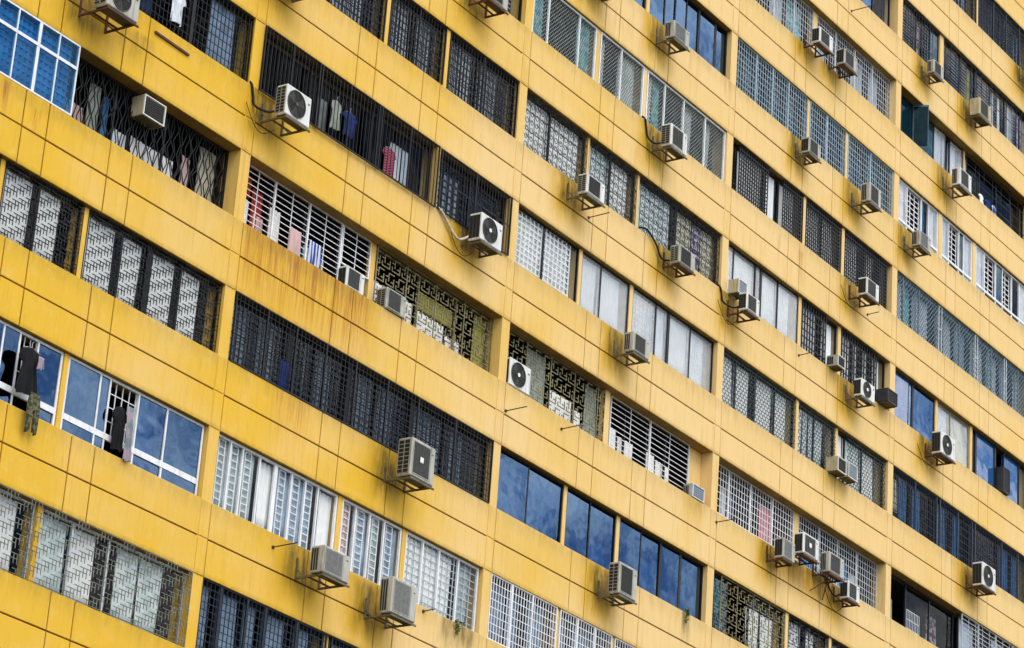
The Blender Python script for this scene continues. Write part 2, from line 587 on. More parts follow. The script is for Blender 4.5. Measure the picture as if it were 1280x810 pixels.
# ------------------------------------------------------------------ air-conditioner table (read by the stain and shade maps too)
# key, X of left front corner, Z of base, outreach of the front from the wall, width, height, depth, front, side, label
AC = [
('a1',-4.997,-0.149,0.72,0.83,0.58,0.33,'round','guard','big weathered condenser with round fan above the blue casement window, cut by the top edge'),
('a2',-2.919,-1.196,-0.06,0.6,0.41,0.3,'window','tan','old boxy window air conditioner in the dark opening with twisted branch grille'),
('a3',0.241,0.091,0.64,0.76,0.64,0.27,'round','guard','white condenser with dark round fan at left end of the black cage grille'),
('a4',7.068,0.293,0.52,0.79,0.62,0.32,'round','dark','white condenser with round fan and loose hose at right end of the black cage grille'),
('a5',3.461,-2.095,-0.05,0.6,0.46,0.26,'square','dark','small condenser sitting on the sill behind white bars, right of the striped towel'),
('a6',4.688,-2.095,0.05,0.66,0.46,0.26,'square','guard','condenser standing on the sill before the olive maze grille, right of the towel window'),
('a7',9.210,-2.092,0.02,0.8,0.62,0.28,'round','dark','white condenser with black round fan tucked on the sill of the maze grille'),
('a8',5.132,-5.587,0.67,0.8,0.79,0.34,'squarehub','guard','large condenser with square fan guard and white hub below the long black grid grille'),
('a9',2.676,-8.321,0.67,0.84,0.53,0.3,'square','plain','low wide condenser with square grey grille under the white sash windows'),
('a10',4.903,-8.457,0.67,0.81,0.72,0.3,'square','plain','tall condenser with square grey grille under the white sash windows'),
('a11',13.116,-5.626,0.58,0.73,0.71,0.29,'squaredark','guard','tall condenser with black slatted front below the blue mirrored windows'),
('a12',16.942,-2.088,0.0,0.53,0.33,0.24,'windowblue','plain','tiny window unit with blue front at the right foot of the white bar grille'),
('a13',13.174,0.051,0.56,0.69,0.47,0.26,'square','plain','condenser below the pale curtained sliding windows with black frames'),
('a14',10.884,2.980,0.56,0.75,0.48,0.26,'squaredark','guard','condenser before the dark scrollwork grille, left one of the two there'),
('a15',15.066,2.986,0.48,0.72,0.46,0.26,'squaredark','guard','condenser before the dark scrollwork grille, right one with a black hose'),
('a16',14.308,5.670,0.55,0.74,0.57,0.28,'square','guard','condenser in front of the green diamond mesh windows'),
('a17',14.218,8.481,0.53,0.72,0.45,0.26,'square','plain','condenser in front of the dark framed blue windows near the top edge'),
('a18',6.62,5.78,0.55,0.75,0.5,0.27,'squaredark','plain','condenser cut by the top edge above the black grid windows with cream piers'),
('a19',0.15,2.98,0.55,0.75,0.5,0.27,'square','plain','condenser at the top edge of which only the bracket shows, above the cage grille'),
('a20',11.15,8.42,0.55,0.75,0.5,0.27,'square','plain','condenser at the top edge of which only the bracket shows, above the diamond mesh windows'),
('a21a',18.145,3.484,0.29,0.42,0.36,0.28,'windowblue','tan','small tan window unit with teal front just above a dark condenser'),
('a21b',18.099,2.950,0.58,0.62,0.46,0.24,'square','dark','dark condenser with tangled pipes just below the small tan window unit'),
('a22',21.165,8.527,0.44,0.63,0.43,0.24,'square','dark','condenser under the pale blue grid grille, left one of the two there'),
('a23',21.425,11.806,0.5,0.73,0.45,0.24,'square','dark','left of two condensers side by side high on the pale grid window'),
('a24',22.806,11.827,0.5,0.71,0.46,0.24,'square','dark','right of two condensers side by side high on the pale grid window'),
('a25',24.277,8.440,0.58,0.67,0.54,0.27,'square','plain','condenser under the pale blue grid grille, right one nearer the yellow column'),
('a26',24.291,5.786,0.55,0.7,0.49,0.26,'square','dark','condenser with drooping cable under the dotted black grille'),
('a27',23.370,3.515,0.25,0.4,0.3,0.32,'window','plain','little window unit on the sill beside a narrow pier, left of a fan condenser'),
('a28',24.245,2.962,0.5,0.74,0.48,0.24,'round','dark','white fan condenser between two small window units'),
('a29',26.072,3.505,0.3,0.55,0.36,0.33,'window','black','black window unit beside the yellow column, right of a fan condenser'),
('a30',23.473,0.706,0.28,0.46,0.38,0.34,'window','tan','boxy tan window unit with hollow dark front on the brick pattern grille'),
('a31',24.013,0.706,0.3,0.48,0.40,0.28,'windowblue','plain','white window unit with blue slatted front on the brick pattern grille'),
('a32',20.461,-2.546,0.49,0.6,0.5,0.24,'squaregrey','dark','leftmost of four clustered condensers, with pale grey grille'),
('a33',21.438,-2.136,0.5,0.78,0.53,0.26,'squarehub','dark','brightest white of four clustered condensers, with black fan and hub'),
('a34',22.780,-2.203,0.5,0.78,0.52,0.25,'square','plain','third of four clustered condensers, hung over crossed braces'),
('a35',23.905,-2.547,0.45,0.6,0.45,0.24,'square','dark','lowest and rightmost of four clustered condensers'),
('a36',28.241,14.123,0.42,0.6,0.41,0.22,'square','plain','small condenser left of the narrow pier under the white louvred windows'),
('a37',31.095,14.101,0.48,0.78,0.54,0.32,'square','tan','tan sided condenser under the louvred windows near the right edge'),
('a38',29.681,11.240,0.57,0.75,0.54,0.26,'square','plain','condenser below the open teal casement windows'),
('a39',27.380,8.444,0.51,0.66,0.45,0.26,'squaregrey','plain','condenser with light grey grille below the white framed sliding windows'),
('a40',28.853,2.964,0.52,0.84,0.63,0.3,'round','dark','condenser with round fan in front of the olive glazed window'),
('a41',31.447,0.036,0.54,0.82,0.66,0.32,'round','dark','condenser with round fan against the dark navy windows at lower right'),
('a42',33.75,3.54,0.06,0.42,0.74,0.22,'window','black','narrow black upright window unit between bright blue panes at the right edge'),
('a43',34.75,17.05,0.5,0.7,0.5,0.26,'square','plain','condenser at the right edge of which only the bracket shows, near the top corner'),
]

def smooth(x, a, b):
    t = np.clip((x - a) / (b - a), 0, 1)
    return t * t * (3 - 2 * t)

def dirt_shade_map(X, Z):
    """damp, rust and mould on the facade paint, plus painted shade behind the units, at world (X, Z)"""
    damp = np.zeros_like(X); rust = np.zeros_like(X); mould_shade = np.zeros_like(X)
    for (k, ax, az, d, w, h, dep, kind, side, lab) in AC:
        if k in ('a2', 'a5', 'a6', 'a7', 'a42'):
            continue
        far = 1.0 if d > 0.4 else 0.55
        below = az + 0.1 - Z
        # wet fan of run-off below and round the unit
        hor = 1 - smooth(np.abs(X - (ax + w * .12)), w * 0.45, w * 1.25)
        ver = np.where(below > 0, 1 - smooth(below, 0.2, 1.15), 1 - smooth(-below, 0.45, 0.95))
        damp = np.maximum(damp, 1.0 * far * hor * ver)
        hor2 = 1 - smooth(np.abs(X - (ax + w * 0.22)), w * 0.32, w * 0.80)  # mould, with the shade behind the unit painted in as well
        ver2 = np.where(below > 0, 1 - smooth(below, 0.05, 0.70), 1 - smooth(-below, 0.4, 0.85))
        mould_shade = np.maximum(mould_shade, 0.95 * far * hor2 * ver2)
    def patch(arr, x0, x1, ztop, drop, amp, soft=0.25):
        hor = smooth(X, x0 - soft, x0 + soft) * (1 - smooth(X, x1 - soft, x1 + soft))
        below = ztop - Z
        ver = np.where(below >= -0.02, 1 - smooth(below, 0.1, drop), 0)
        np.maximum(arr, amp * hor * ver, out=arr)
    # below the white bar window: strong rust runs over the whole spandrel
    patch(rust, 0.2, 4.2, -2.1, 1.9, 0.95)
    patch(damp, 0.2, 4.6, -2.1, 2.2, 0.8)
    patch(rust, 1.5, 2.6, -4.9, 1.5, 0.55)
    patch(mould_shade, 0.0, 4.0, -2.1, 0.45, 0.40)
    # moss under the sash windows and the mirrored windows
    patch(mould_shade, 7.5, 8.7, -7.7, 0.8, 0.9)
    patch(mould_shade, 16.75, 17.1, -4.9, 1.0, 0.85, 0.1)
    patch(rust, 15.85, 15.95, 9.1, 0.7, 0.7, 0.05)
    patch(rust, 17.5, 17.9, 9.1, 0.7, 0.6, 0.06)
    patch(rust, 17.3, 17.5, -2.1, 0.6, 0.6, 0.06)
    patch(rust, 20.5, 20.6, 6.0, 1.2, 0.7, 0.04)
    patch(rust, 21.6, 21.9, 6.0, 1.4, 0.8, 0.08)
    patch(rust, 20.9, 24.0, -2.2, 1.0, 0.7)
    patch(mould_shade, 20.5, 24.3, -2.3, 0.9, 0.45)
    patch(rust, 3.3, 3.6, 2.1, 1.2, 0.5, 0.08)
    patch(damp, -4.2, -2.8, 0.7, 1.3, 0.8)
    patch(mould_shade, -4.2, -3.0, 0.2, 0.9, 0.55)
    patch(mould_shade, -6.8, -5.6, -8.9, 0.5, 0.9)
    patch(mould_shade, -6.9, -4.0, -2.1, 0.4, 0.35)
    patch(rust, -6.55, -6.3, -2.2, 0.7, 0.95, 0.04)
    patch(rust, -5.75, -5.5, -2.4, 0.6, 0.9, 0.05)
    # a little water-run grime under every sill and along the drip edge
    loc = (Z + H * 20) % H
    under = np.where(loc < 0.7, 1 - smooth(0.7 - loc, 0.0, 0.42), 0)
    mould_shade = np.maximum(mould_shade, 0.27 * under)
    drip = np.where(loc > 2.1, 1 - smooth(loc - 2.1, 0.0, 0.10), 0)
    mould_shade = np.maximum(mould_shade, 0.34 * drip)
    damp = np.maximum(damp, 0.45 * drip)
    return damp, rust, mould_shade

# ------------------------------------------------------------------ ground
g = MB().box(-900, 900, -900, 900, GZ - 0.4, GZ)
ground = g.build('ground', 'asphalt')
ground['kind'] = 'structure'

# ------------------------------------------------------------------ the building
BLD = empty('apartment_building', (13.5, 0, GZ))
tag(BLD, 'huge yellow slab block of flats with grooved wall panels and long rows of windows', 'building')
XL, XR = -2 * W, 5 * W
P_ = 'wall_panel'

# beams: one per storey, with open window bands between
for r in range(RMIN, RMAX + 1):
    z = H * r
    MB().box(XL, XR, 0.045, 0.42, z - 0.694, z + 0.694).build('spandrel_beam', 'beam_paint', BLD)
    MB().box(XL, XR, 0.028, 0.0445, z - 0.690, z + 0.690).build('joint_filler', 'joint', BLD)
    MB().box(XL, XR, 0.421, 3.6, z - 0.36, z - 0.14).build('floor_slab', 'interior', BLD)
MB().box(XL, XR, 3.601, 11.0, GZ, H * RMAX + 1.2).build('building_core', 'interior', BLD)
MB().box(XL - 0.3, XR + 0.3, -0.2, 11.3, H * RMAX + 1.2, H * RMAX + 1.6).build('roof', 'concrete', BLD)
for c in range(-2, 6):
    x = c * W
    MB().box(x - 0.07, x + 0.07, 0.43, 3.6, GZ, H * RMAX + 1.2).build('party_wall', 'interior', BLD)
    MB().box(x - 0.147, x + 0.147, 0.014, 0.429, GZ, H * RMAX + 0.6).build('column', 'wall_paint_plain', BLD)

BUILD = {0: range(-4, 3), 1: range(-4, 5), 2: range(-3, 6), 3: range(-2, 8), 4: range(-1, 9), 5: range(1, 8)}
SEG = [(0.159, 3.056), (3.084, 3.666), (3.694, 5.291), (5.319, 5.901), (5.929, 8.830)]

def panel(name, x0, x1, z0, z1, y0=0.0, y1=0.027):
    nx = max(2, int((x1 - x0) / 0.11)); nz = max(2, int((z1 - z0) / 0.09))
    ch = 0.008
    us = np.concatenate(([x0], np.linspace(x0 + ch, x1 - ch, nx + 1), [x1]))
    ws = np.concatenate(([z0], np.linspace(z0 + ch, z1 - ch, nz + 1), [z1]))
    jit = rng.normal(0, 0.0012)
    UX, WZ = np.meshgrid(us, ws)
    Y = np.full(UX.shape, y0 + jit)
    Y[0, :] += ch; Y[-1, :] += ch; Y[:, 0] += ch; Y[:, -1] += ch
    nu, nw = len(us), len(ws)
    V = np.stack([UX.ravel(), Y.ravel(), WZ.ravel()], 1)
    idx = np.arange(nu * nw).reshape(nw, nu)
    F = np.stack([idx[:-1, :-1].ravel(), idx[:-1, 1:].ravel(), idx[1:, 1:].ravel(), idx[1:, :-1].ravel()], 1).tolist()
    base = len(V)
    back = np.array([[x0, y1, z0], [x1, y1, z0], [x1, y1, z1], [x0, y1, z1]])
    V = np.vstack([V, back])
    F.append([base] + idx[0, ::-1].tolist()[::1][::-1][::-1] + [base + 1] if False else [base, base + 1] + idx[0, ::-1].tolist())
    F.append([base + 1, base + 2] + idx[::-1, -1].tolist())
    F.append([base + 2, base + 3] + idx[-1, :].tolist())
    F.append([base + 3, base] + idx[:, 0].tolist())
    org = np.array([(x0 + x1) / 2, y0, z0])
    me = bpy.data.meshes.new(name)
    me.from_pydata((V - org).tolist(), [], F)
    d, ru, mo = dirt_shade_map(V[:, 0], V[:, 2])
    ca = me.color_attributes.new('dirt_shade', 'FLOAT_COLOR', 'POINT')
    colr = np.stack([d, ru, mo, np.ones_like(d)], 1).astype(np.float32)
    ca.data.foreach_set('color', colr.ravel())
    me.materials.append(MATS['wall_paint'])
    o = bpy.data.objects.new(name, me)
    COL.objects.link(o)
    place(o, org, BLD)
    return o

done_col = set()
for b, rows in BUILD.items():
    X0 = (b - 1) * W
    for r in list(rows) + [min(rows) - 1]:
        z = H * r
        for zz0, zz1 in ((z - 0.70, z - 0.014), (z + 0.014, z + 0.70)):
            for i, (a, c) in enumerate(SEG):
                panel('wall_panel' if i in (0, 2, 4) else 'narrow_panel', X0 + a, X0 + c, zz0, zz1)
            for cx in (b - 1, b):
                if (cx, r, zz0) in done_col:
                    continue
                done_col.add((cx, r, zz0))
                panel('column_panel', cx * W - 0.131, cx * W + 0.131, zz0, zz1)
        # continuous sill lip on the beam
for r in range(RMIN, RMAX + 1):                  # the rest of the block, out of the photograph: plain spandrels
    for b in range(-1, 6):
        rows = BUILD.get(b, ())
        if r in rows or (len(rows) and r == min(rows) - 1):
            continue
        MB().chbox((b - 1) * W + .157, b * W - .157, .0, .027, H * r - .70, H * r + .70, .008).build('plain_spandrel', 'wall_paint_plain', BLD, recalc=True)
def pier(b, r, u0, u1, y):
    X0 = (b - 1) * W
    zb = H * r - 2.1
    MB().chbox(X0 + u0, X0 + u1, y, 0.415, zb - 0.003, zb + 1.403, 0.006).build('pier', 'wall_paint_plain', BLD, recalc=True)

# ------------------------------------------------------------------ window kit
def grille_grid(m, x0, x1, z0, z1, y, sx, sz, t=0.013, **k):
    n = max(1, round((x1 - x0) / sx))
    for i in range(n + 1):
        x = x0 + (x1 - x0) * i / n
        m.box(x - t / 2, x + t / 2, y - t / 2, y + t / 2, z0, z1)
    n = max(1, round((z1 - z0) / sz))
    for i in range(n + 1):
        z = z0 + (z1 - z0) * i / n
        m.box(x0, x1, y - t * .4, y + t * .4, z - t / 2, z + t / 2)

def grille_fret(m, x0, x1, z0, z1, y, s=0.10, t=0.014, seed=0, **k):
    """interlocking key-fret lattice"""
    rnd = random.Random(seed)
    nx, nz = max(2, round((x1 - x0) / s)), max(2, round((z1 - z0) / s))
    dx, dz = (x1 - x0) / nx, (z1 - z0) / nz
    T = [(1, 0, 1, 1), (1, 1, 0, 1), (0, 1, 1, 0), (1, 1, 1, 0)]
    for i in range(nx + 1):
        for j in range(nz + 1):
            x, z = x0 + i * dx, z0 + j * dz
            p = (i * 2 + j * 3) % 7
            if i < nx and (p in (0, 1, 3, 5) or j in (0, nz)):
                m.bar((x - t / 2, z), (x + dx + t / 2, z), t, t, y)
            if j < nz and (p in (0, 2, 4, 6) or i in (0, nx)):
                m.bar((x, z - t / 2), (x, z + dz + t / 2), t, t * .9, y)

def grille_maze(m, x0, x1, z0, z1, y, s=0.085, t=0.016, seed=0, **k):
    """Chinese T-and-L fretwork: long offset bars with hooked ends"""
    nx, nz = max(3, round((x1 - x0) / s)), max(3, round((z1 - z0) / s))
    dx, dz = (x1 - x0) / nx, (z1 - z0) / nz
    def seg(i0, j0, i1, j1):
        i0, i1 = max(0, min(nx, i0)), max(0, min(nx, i1))
        j0, j1 = max(0, min(nz, j0)), max(0, min(nz, j1))
        if (i0, j0) == (i1, j1):
            return
        v = i0 == i1
        m.bar((x0 + i0 * dx - (0 if v else t / 2), z0 + j0 * dz - (t / 2 if v else 0)),
              (x0 + i1 * dx + (0 if v else t / 2), z0 + j1 * dz + (t / 2 if v else 0)), t, t * (.9 if v else 1), y)
    for a in range(-1, nx // 4 + 2):
        for c in range(-1, nz // 4 + 2):
            i, j = a * 4 + (c % 2) * 2, c * 4
            seg(i, j, i + 3, j)
            seg(i + 3, j, i + 3, j + 2)
            seg(i + 1, j + 1, i + 1, j + 3)
            seg(i, j + 2, i + 1, j + 2)
            seg(i + 1, j + 3, i + 3, j + 3)
            seg(i, j, i, j + 1)
            seg(i + 2, j + 1, i + 3, j + 1)
    for i in range(0, nx + 1, max(1, nx // 4)):
        m.bar((x0 + i * dx, z0), (x0 + i * dx, z1), t * 1.1, t * 1.2, y)
    for j in (0, nz):
        m.bar((x0, z0 + j * dz), (x1, z0 + j * dz), t * 1.1, t * 1.2, y)

def grille_brick(m, x0, x1, z0, z1, y, sx=0.13, sz=0.075, t=0.013, **k):
    nz = max(2, round((z1 - z0) / sz))
    dz = (z1 - z0) / nz
    for j in range(nz + 1):
        z = z0 + j * dz
        m.box(x0, x1, y - t * .4, y + t * .4, z - t / 2, z + t / 2)
        if j < nz:
            x = x0 + (sx / 2 if j % 2 else 0)
            while x <= x1:
                m.box(x - t / 2, x + t / 2, y - t / 2, y + t / 2, z, z + dz)
                x += sx

def grille_diamond(m, x0, x1, z0, z1, y, s=0.085, t=0.011, **k):
    h = z1 - z0
    for sg in (1, -1):
        c = x0 - h
        while c < x1 + h:
            # line x = c + sg*(z - zc)
            za, zb = z0, z1
            xa, xb = (c, c + h) if sg > 0 else (c + h, c)
            # clip to [x0,x1]
            p, q = [xa, za], [xb, zb]
            ok = True
            for lim, side in ((x0, -1), (x1, 1)):
                for e, f_ in ((p, q), (q, p)):
                    if (e[0] - lim) * side > 0:
                        if (f_[0] - lim) * side > 0 or abs(f_[0] - e[0]) < 1e-9:
                            ok = False
                            break
                        tt = (lim - e[0]) / (f_[0] - e[0])
                        e[1] = e[1] + (f_[1] - e[1]) * tt
                        e[0] = lim
                if not ok:
                    break
            if ok and abs(p[0] - q[0]) > 0.01:
                m.bar(p, q, t, t * (1 if sg > 0 else .8), y)
            c += s

def grille_scroll(m, x0, x1, z0, z1, y, s=0.20, t=0.014, seed=0, **k):
    """wrought scrollwork: bars, rings and S-curls"""
    n = max(2, round((x1 - x0) / s))
    d = (x1 - x0) / n
    for i in range(n + 1):
        x = x0 + i * d
        m.box(x - t / 2, x + t / 2, y - t / 2, y + t / 2, z0, z1)
    for z in (z0, z0 + .33 * (z1 - z0), z0 + .67 * (z1 - z0), z1):
        m.box(x0, x1, y - t * .45, y + t * .45, z - t / 2, z + t / 2)
    for i in range(n):
        cx = x0 + (i + .5) * d
        nz = 7
        for j in range(nz):
            cz = z0 + (j + .5) * (z1 - z0) / nz
            r = d * .36
            if (i + j) % 3 == 0:
                m.ring(cx, cz, y, r * .9, t * .8, 9)
            else:
                sg = 1 if (i + j) % 2 else -1
                pts = []
                for a in range(11):
                    an = a / 10 * 2 * math.pi * 1.3
                    rr = r * (1 - .55 * a / 10)
                    pts.append((cx + sg * rr * math.cos(an), cz + rr * math.sin(an)))
                for p, q in zip(pts, pts[1:]):
                    m.bar(p, q, t * .8, t * .8, y)

def grille_branch(m, x0, x1, z0, z1, y, s=0.15, t=0.016, seed=3, **k):
    """organic grille of crooked bars that touch and part like branches"""
    rnd = random.Random(seed)
    n = round((x1 - x0) / s)
    lev = 6
    for i in range(n + 1):
        for sg in (0, 1):
            x = x0 + i * s
            pts = []
            for j in range(lev + 1):
                z = z0 + (z1 - z0) * j / lev
                off = (s * .5 if (j + i) % 2 == 0 else 0) * (1 if sg else -1)
                jx = rnd.uniform(-.03, .03)
                pts.append((min(x1, max(x0, x + off + jx)), z + (rnd.uniform(-.05, .05) if 0 < j < lev else 0)))
            for p, q in zip(pts, pts[1:]):
                m.bar(p, q, t, t, y)

def grille_vbars(m, x0, x1, z0, z1, y, sx=0.11, t=0.014, nh=3, **k):
    n = max(1, round((x1 - x0) / sx))
    for i in range(n + 1):
        x = x0 + (x1 - x0) * i / n
        m.box(x - t / 2, x + t / 2, y - t / 2, y + t / 2, z0, z1)
    for i in range(nh + 1):
        z = z0 + (z1 - z0) * i / nh
        m.box(x0, x1, y - t * .4, y + t * .4, z - t * .7, z + t * .7)

def grille_hbars(m, x0, x1, z0, z1, y, sz=0.125, sx=0.5, t=0.014, **k):
    n = max(1, round((z1 - z0) / sz))
    for i in range(n + 1):
        z = z0 + (z1 - z0) * i / n
        m.box(x0, x1, y - t * .4, y + t * .4, z - t / 2, z + t / 2)
    n = max(1, round((x1 - x0) / sx))
    for i in range(n + 1):
        x = x0 + (x1 - x0) * i / n
        m.box(x - t / 2, x + t / 2, y - t / 2, y + t / 2, z0, z1)

def grille_ladder(m, x0, x1, z0, z1, y, sz=0.15, t=0.018, **k):
    """a narrow ladder per sash"""
    for x in (x0, x1):
        m.box(x - t / 2, x + t / 2, y - t / 2, y + t / 2, z0, z1)
    n = max(2, round((z1 - z0) / sz))
    for i in range(n + 1):
        z = z0 + (z1 - z0) * i / n
        m.box(x0, x1, y - t * .4, y + t * .4, z - t / 2, z + t / 2)

def grille_louvre(m, x0, x1, z0, z1, y, sz=0.11, **k):
    n = max(2, round((z1 - z0) / sz))
    for i in range(n):
        z = z0 + (z1 - z0) * (i + .5) / n
        k0 = len(m.v)
        for (yy, zz) in ((y - .03, z - .035), (y + .03, z + .03), (y + .034, z + .026), (y - .026, z - .039)):
            m.v += [(x0, yy, zz), (x1, yy, zz)]
        m.f += [(k0, k0 + 1, k0 + 3, k0 + 2), (k0 + 2, k0 + 3, k0 + 5, k0 + 4), (k0 + 4, k0 + 5, k0 + 7, k0 + 6), (k0 + 6, k0 + 7, k0 + 1, k0),
                (k0, k0 + 2, k0 + 4, k0 + 6), (k0 + 7, k0 + 5, k0 + 3, k0 + 1)]

GR = dict(grid=grille_grid, fret=grille_fret, maze=grille_maze, brick=grille_brick, diamond=grille_diamond,
          scroll=grille_scroll, branch=grille_branch, vbars=grille_vbars, hbars=grille_hbars, ladder=grille_ladder,
          louvre=grille_louvre)

def folds(name, mat, parent, x0, x1, z0, z1, y, amp=0.018, wl=0.11, thick=0.006, seed=0, taper=0.0):
    """hanging cloth with soft vertical folds, a closed thin sheet"""
    rnd = random.Random(seed)
    nx = max(4, int((x1 - x0) / (wl / 4)))
    nz = 5
    ph = rnd.uniform(0, 6)
    m = MB()
    for side in (0, 1):
        for j in range(nz + 1):
            w = j / nz
            for i in range(nx + 1):
                u = i / nx
                x = x0 + (x1 - x0) * u
                if taper:
                    x = (x0 + x1) / 2 + (x - (x0 + x1) / 2) * (1 - taper * w)
                a = amp * (1.1 - .35 * w)
                yy = y + a * math.sin(u * (x1 - x0) / wl * 2 * math.pi + ph + .7 * math.sin(5 * u + 2 * w)) + a * .4 * math.sin(u * 3.1 + w * 2 + ph)
                m.v.append((x, yy + side * thick, z0 + (z1 - z0) * w))
    s = nx + 1
    off = s * (nz + 1)
    for j in range(nz):
        for i in range(nx):
            a = j * s + i
            m.f.append((a, a + 1, a + s + 1, a + s))
            m.f.append((off + a, off + a + s, off + a + s + 1, off + a + 1))
    for i in range(nx):
        m.f.append((i + 1, i, off + i, off + i + 1))
        a = nz * s + i
        m.f.append((a, a + 1, off + a + 1, off + a))
    for j in range(nz):
        a = j * s
        m.f.append((a, a + s, off + a + s, off + a))
        a = j * s + nx
        m.f.append((a + s, a, off + a, off + a + s))
    return m.build(name, mat, parent, smooth=True)

WCOUNT = [0]

def win(b, r, u0, u1, y=0.10, fr='black_metal', mull=(), tr=(), glass='g_clear', gr=(), cur=(), w0=0.004, w1=1.396,
        fw=0.045, mw=0.04, thick=(), panel_=(), slide=True, cy=0.10):
    """one window of the flat behind: frame with mullions > panes, security grille, curtains"""
    WCOUNT[0] += 1
    seed = WCOUNT[0]
    X0 = (b - 1) * W
    zb = H * r - 2.1
    x0, x1, z0, z1 = X0 + u0, X0 + u1, zb + w0, zb + w1
    dp = 0.05
    f = MB()
    f.box(x0, x0 + fw, y, y + dp, z0, z1)
    f.box(x1 - fw, x1, y, y + dp, z0, z1)
    f.box(x0 + fw, x1 - fw, y + .001, y + dp - .001, z0, z0 + fw)
    f.box(x0 + fw, x1 - fw, y + .001, y + dp - .001, z1 - fw, z1)
    ms = []
    for q in mull:
        hw = mw / 2 if q not in thick else mw * 1.2
        ms.append((X0 + q - hw, X0 + q + hw))
        f.box(X0 + q - hw, X0 + q + hw, y + .002, y + dp - .002, z0 + fw, z1 - fw)
    ts = []
    for q in tr:
        qw, th = q if isinstance(q, tuple) else (q, 0.05)
        ts.append((zb + qw - th / 2, zb + qw + th / 2))
        f.box(x0 + fw, x1 - fw, y - .004, y + dp - .004, zb + qw - th / 2, zb + qw + th / 2)
    o = f.build('window', fr, BLD)
    # panes between the members
    xe = [x0 + fw] + [e for p in ms for e in p] + [x1 - fw]
    ze = [z0 + fw] + [e for p in ts for e in p] + [z1 - fw]
    cols = [(xe[i], xe[i + 1]) for i in range(0, len(xe), 2)]
    rows = [(ze[i], ze[i + 1]) for i in range(0, len(ze), 2)]
    k = 0
    for (pa, pb) in cols:
        for (qa, qb) in rows:
            gm = glass[min(k, len(glass) - 1)] if isinstance(glass, (list, tuple)) else glass
            if gm and pb - pa > 0.02:
                yy = y + .014 + (.014 if (slide and (k // len(rows)) % 2) else 0)
                pn = MB().box(pa, pb, yy, yy + .006, qa, qb).build('pane', gm, o)
                # no two panes hang perfectly true: each mirrors its own bit of sky
                pn.rotation_euler = (random.uniform(-.006, .006), 0, random.uniform(-.010, .010) / max(.6, pb - pa))
        k += 1
    for gq in gr:
        kind, gy, gm, prm = gq
        prm = dict(prm)
        a = X0 + prm.pop('u0', u0 + .01); c = X0 + prm.pop('u1', u1 - .01)
        ga, gc = zb + prm.pop('w0', w0 + .01), zb + prm.pop('w1', w1 - .01)
        posts = prm.pop('posts', ())
        pw = prm.pop('pw', 0.035)
        m = MB()
        GR[kind](m, a, c, ga, gc, gy, seed=seed, **prm)
        for q in posts:
            m.box(X0 + q - pw / 2, X0 + q + pw / 2, gy - .018, gy + .018, ga - .01, gc + .01)
        if posts:
            for q in (a, c):
                m.box(q - .014, q + .014, gy - .016, gy + .016, ga - .008, gc + .008)
            for q in (ga, gc):
                m.box(a, c, gy - .015, gy + .015, q - .013, q + .013)
        m.build('grille', gm, o)
    for cq in cur:
        ua, ub, cm = cq[:3]
        wa, wb = (cq[3], cq[4]) if len(cq) > 4 else (0.02, 1.34)
        big = ub - ua > .35
        folds('curtain', cm, o, X0 + ua, X0 + ub, zb + wa, zb + wb, y + cy, amp=.02 if big else .012, wl=.13, seed=seed * 7 + int(ua * 10))
    for (ua, ub, pm) in panel_:
        MB().box(X0 + ua, X0 + ub, y + .012, y + .03, zb + .03, zb + 1.36).build('board', pm, o)
    return o

SPEC = {}
def cell(b, r):
    def deco(fn):
        SPEC[(b, r)] = fn
        return fn
    return deco

BW, CW = 'c_bluewhite', 'c_white'

# ---- bay 0
@cell(0, 1)
def _(b, r):
    pier(b, r, 4.96, 5.1, .11)
    win(b, r, .2, 4.95, .12, mull=[1.5, 2.8], glass='g_dark', gr=[('grid', .05, 'black_metal', dict(sx=.12, sz=.14))])
    win(b, r, 5.12, 8.83, .12, mull=[7.09], thick=[7.09], mw=.06, glass='g_dark', gr=[('grid', .06, 'black_metal', dict(sx=.115, sz=.17, posts=[7.09], pw=.09))],
        cur=[(5.3, 6.1, 'c_navy'), (7.75, 8.5, 'c_mistblue')])
@cell(0, 0)
def _(b, r):
    win(b, r, .2, 4.22, .0, 'white_metal', mull=[.9, 1.45, 2.1, 2.63, 3.19, 3.69], thick=[2.1, 3.19], tr=[(.93, .06)], glass='g_blue',
        cur=[(.3, 4.1, 'c_mistblue')], slide=False, mw=.03, fw=.032,
        gr=[('louvre', .11, 'blue_slat', dict(sz=.13, u0=.25, u1=4.15, w0=.03, w1=1.38))])
    win(b, r, 4.25, 8.83, .30, 'black_metal', mull=[5.6, 7.0], glass=None, gr=[('branch', .31, 'fret_black', dict(s=.155, w0=0.01, w1=1.39))],
        cur=[(4.45, 5.0, 'c_palepink', 0, .62), (5.75, 6.2, BW, 0, .6), (6.3, 7.55, CW, 0, .66), (7.75, 8.0, 'c_palepink', 0, .9), (8.25, 8.7, 'c_cream', 0, 1.3),
             (5.1, 5.4, 'c_greygreen', 0, 1.2), (5.5, 5.65, 'c_blue', 0, 1.1)], cy=.2)
@cell(0, -1)
def _(b, r):
    pier(b, r, 2.79, 2.93, .11); pier(b, r, 4.96, 5.1, .11)
    for (a, c, m_, cu) in ((.2, 2.78, [1.5], [(.3, 2.4, CW)]), (2.94, 4.95, [3.85], [(2.98, 3.75, CW), (3.9, 4.5, CW)]),
                           (5.11, 8.83, [6.07, 6.85, 7.72], [(5.14, 5.95, CW), (6.1, 6.7, CW), (6.98, 7.6, CW), (7.75, 8.38, CW)])):
        win(b, r, a, c, .14, mull=m_, thick=[6.85], mw=.06, glass='g_clear', gr=[('fret', .08, 'fret_black', dict(s=.078, t=.013))], cur=cu)
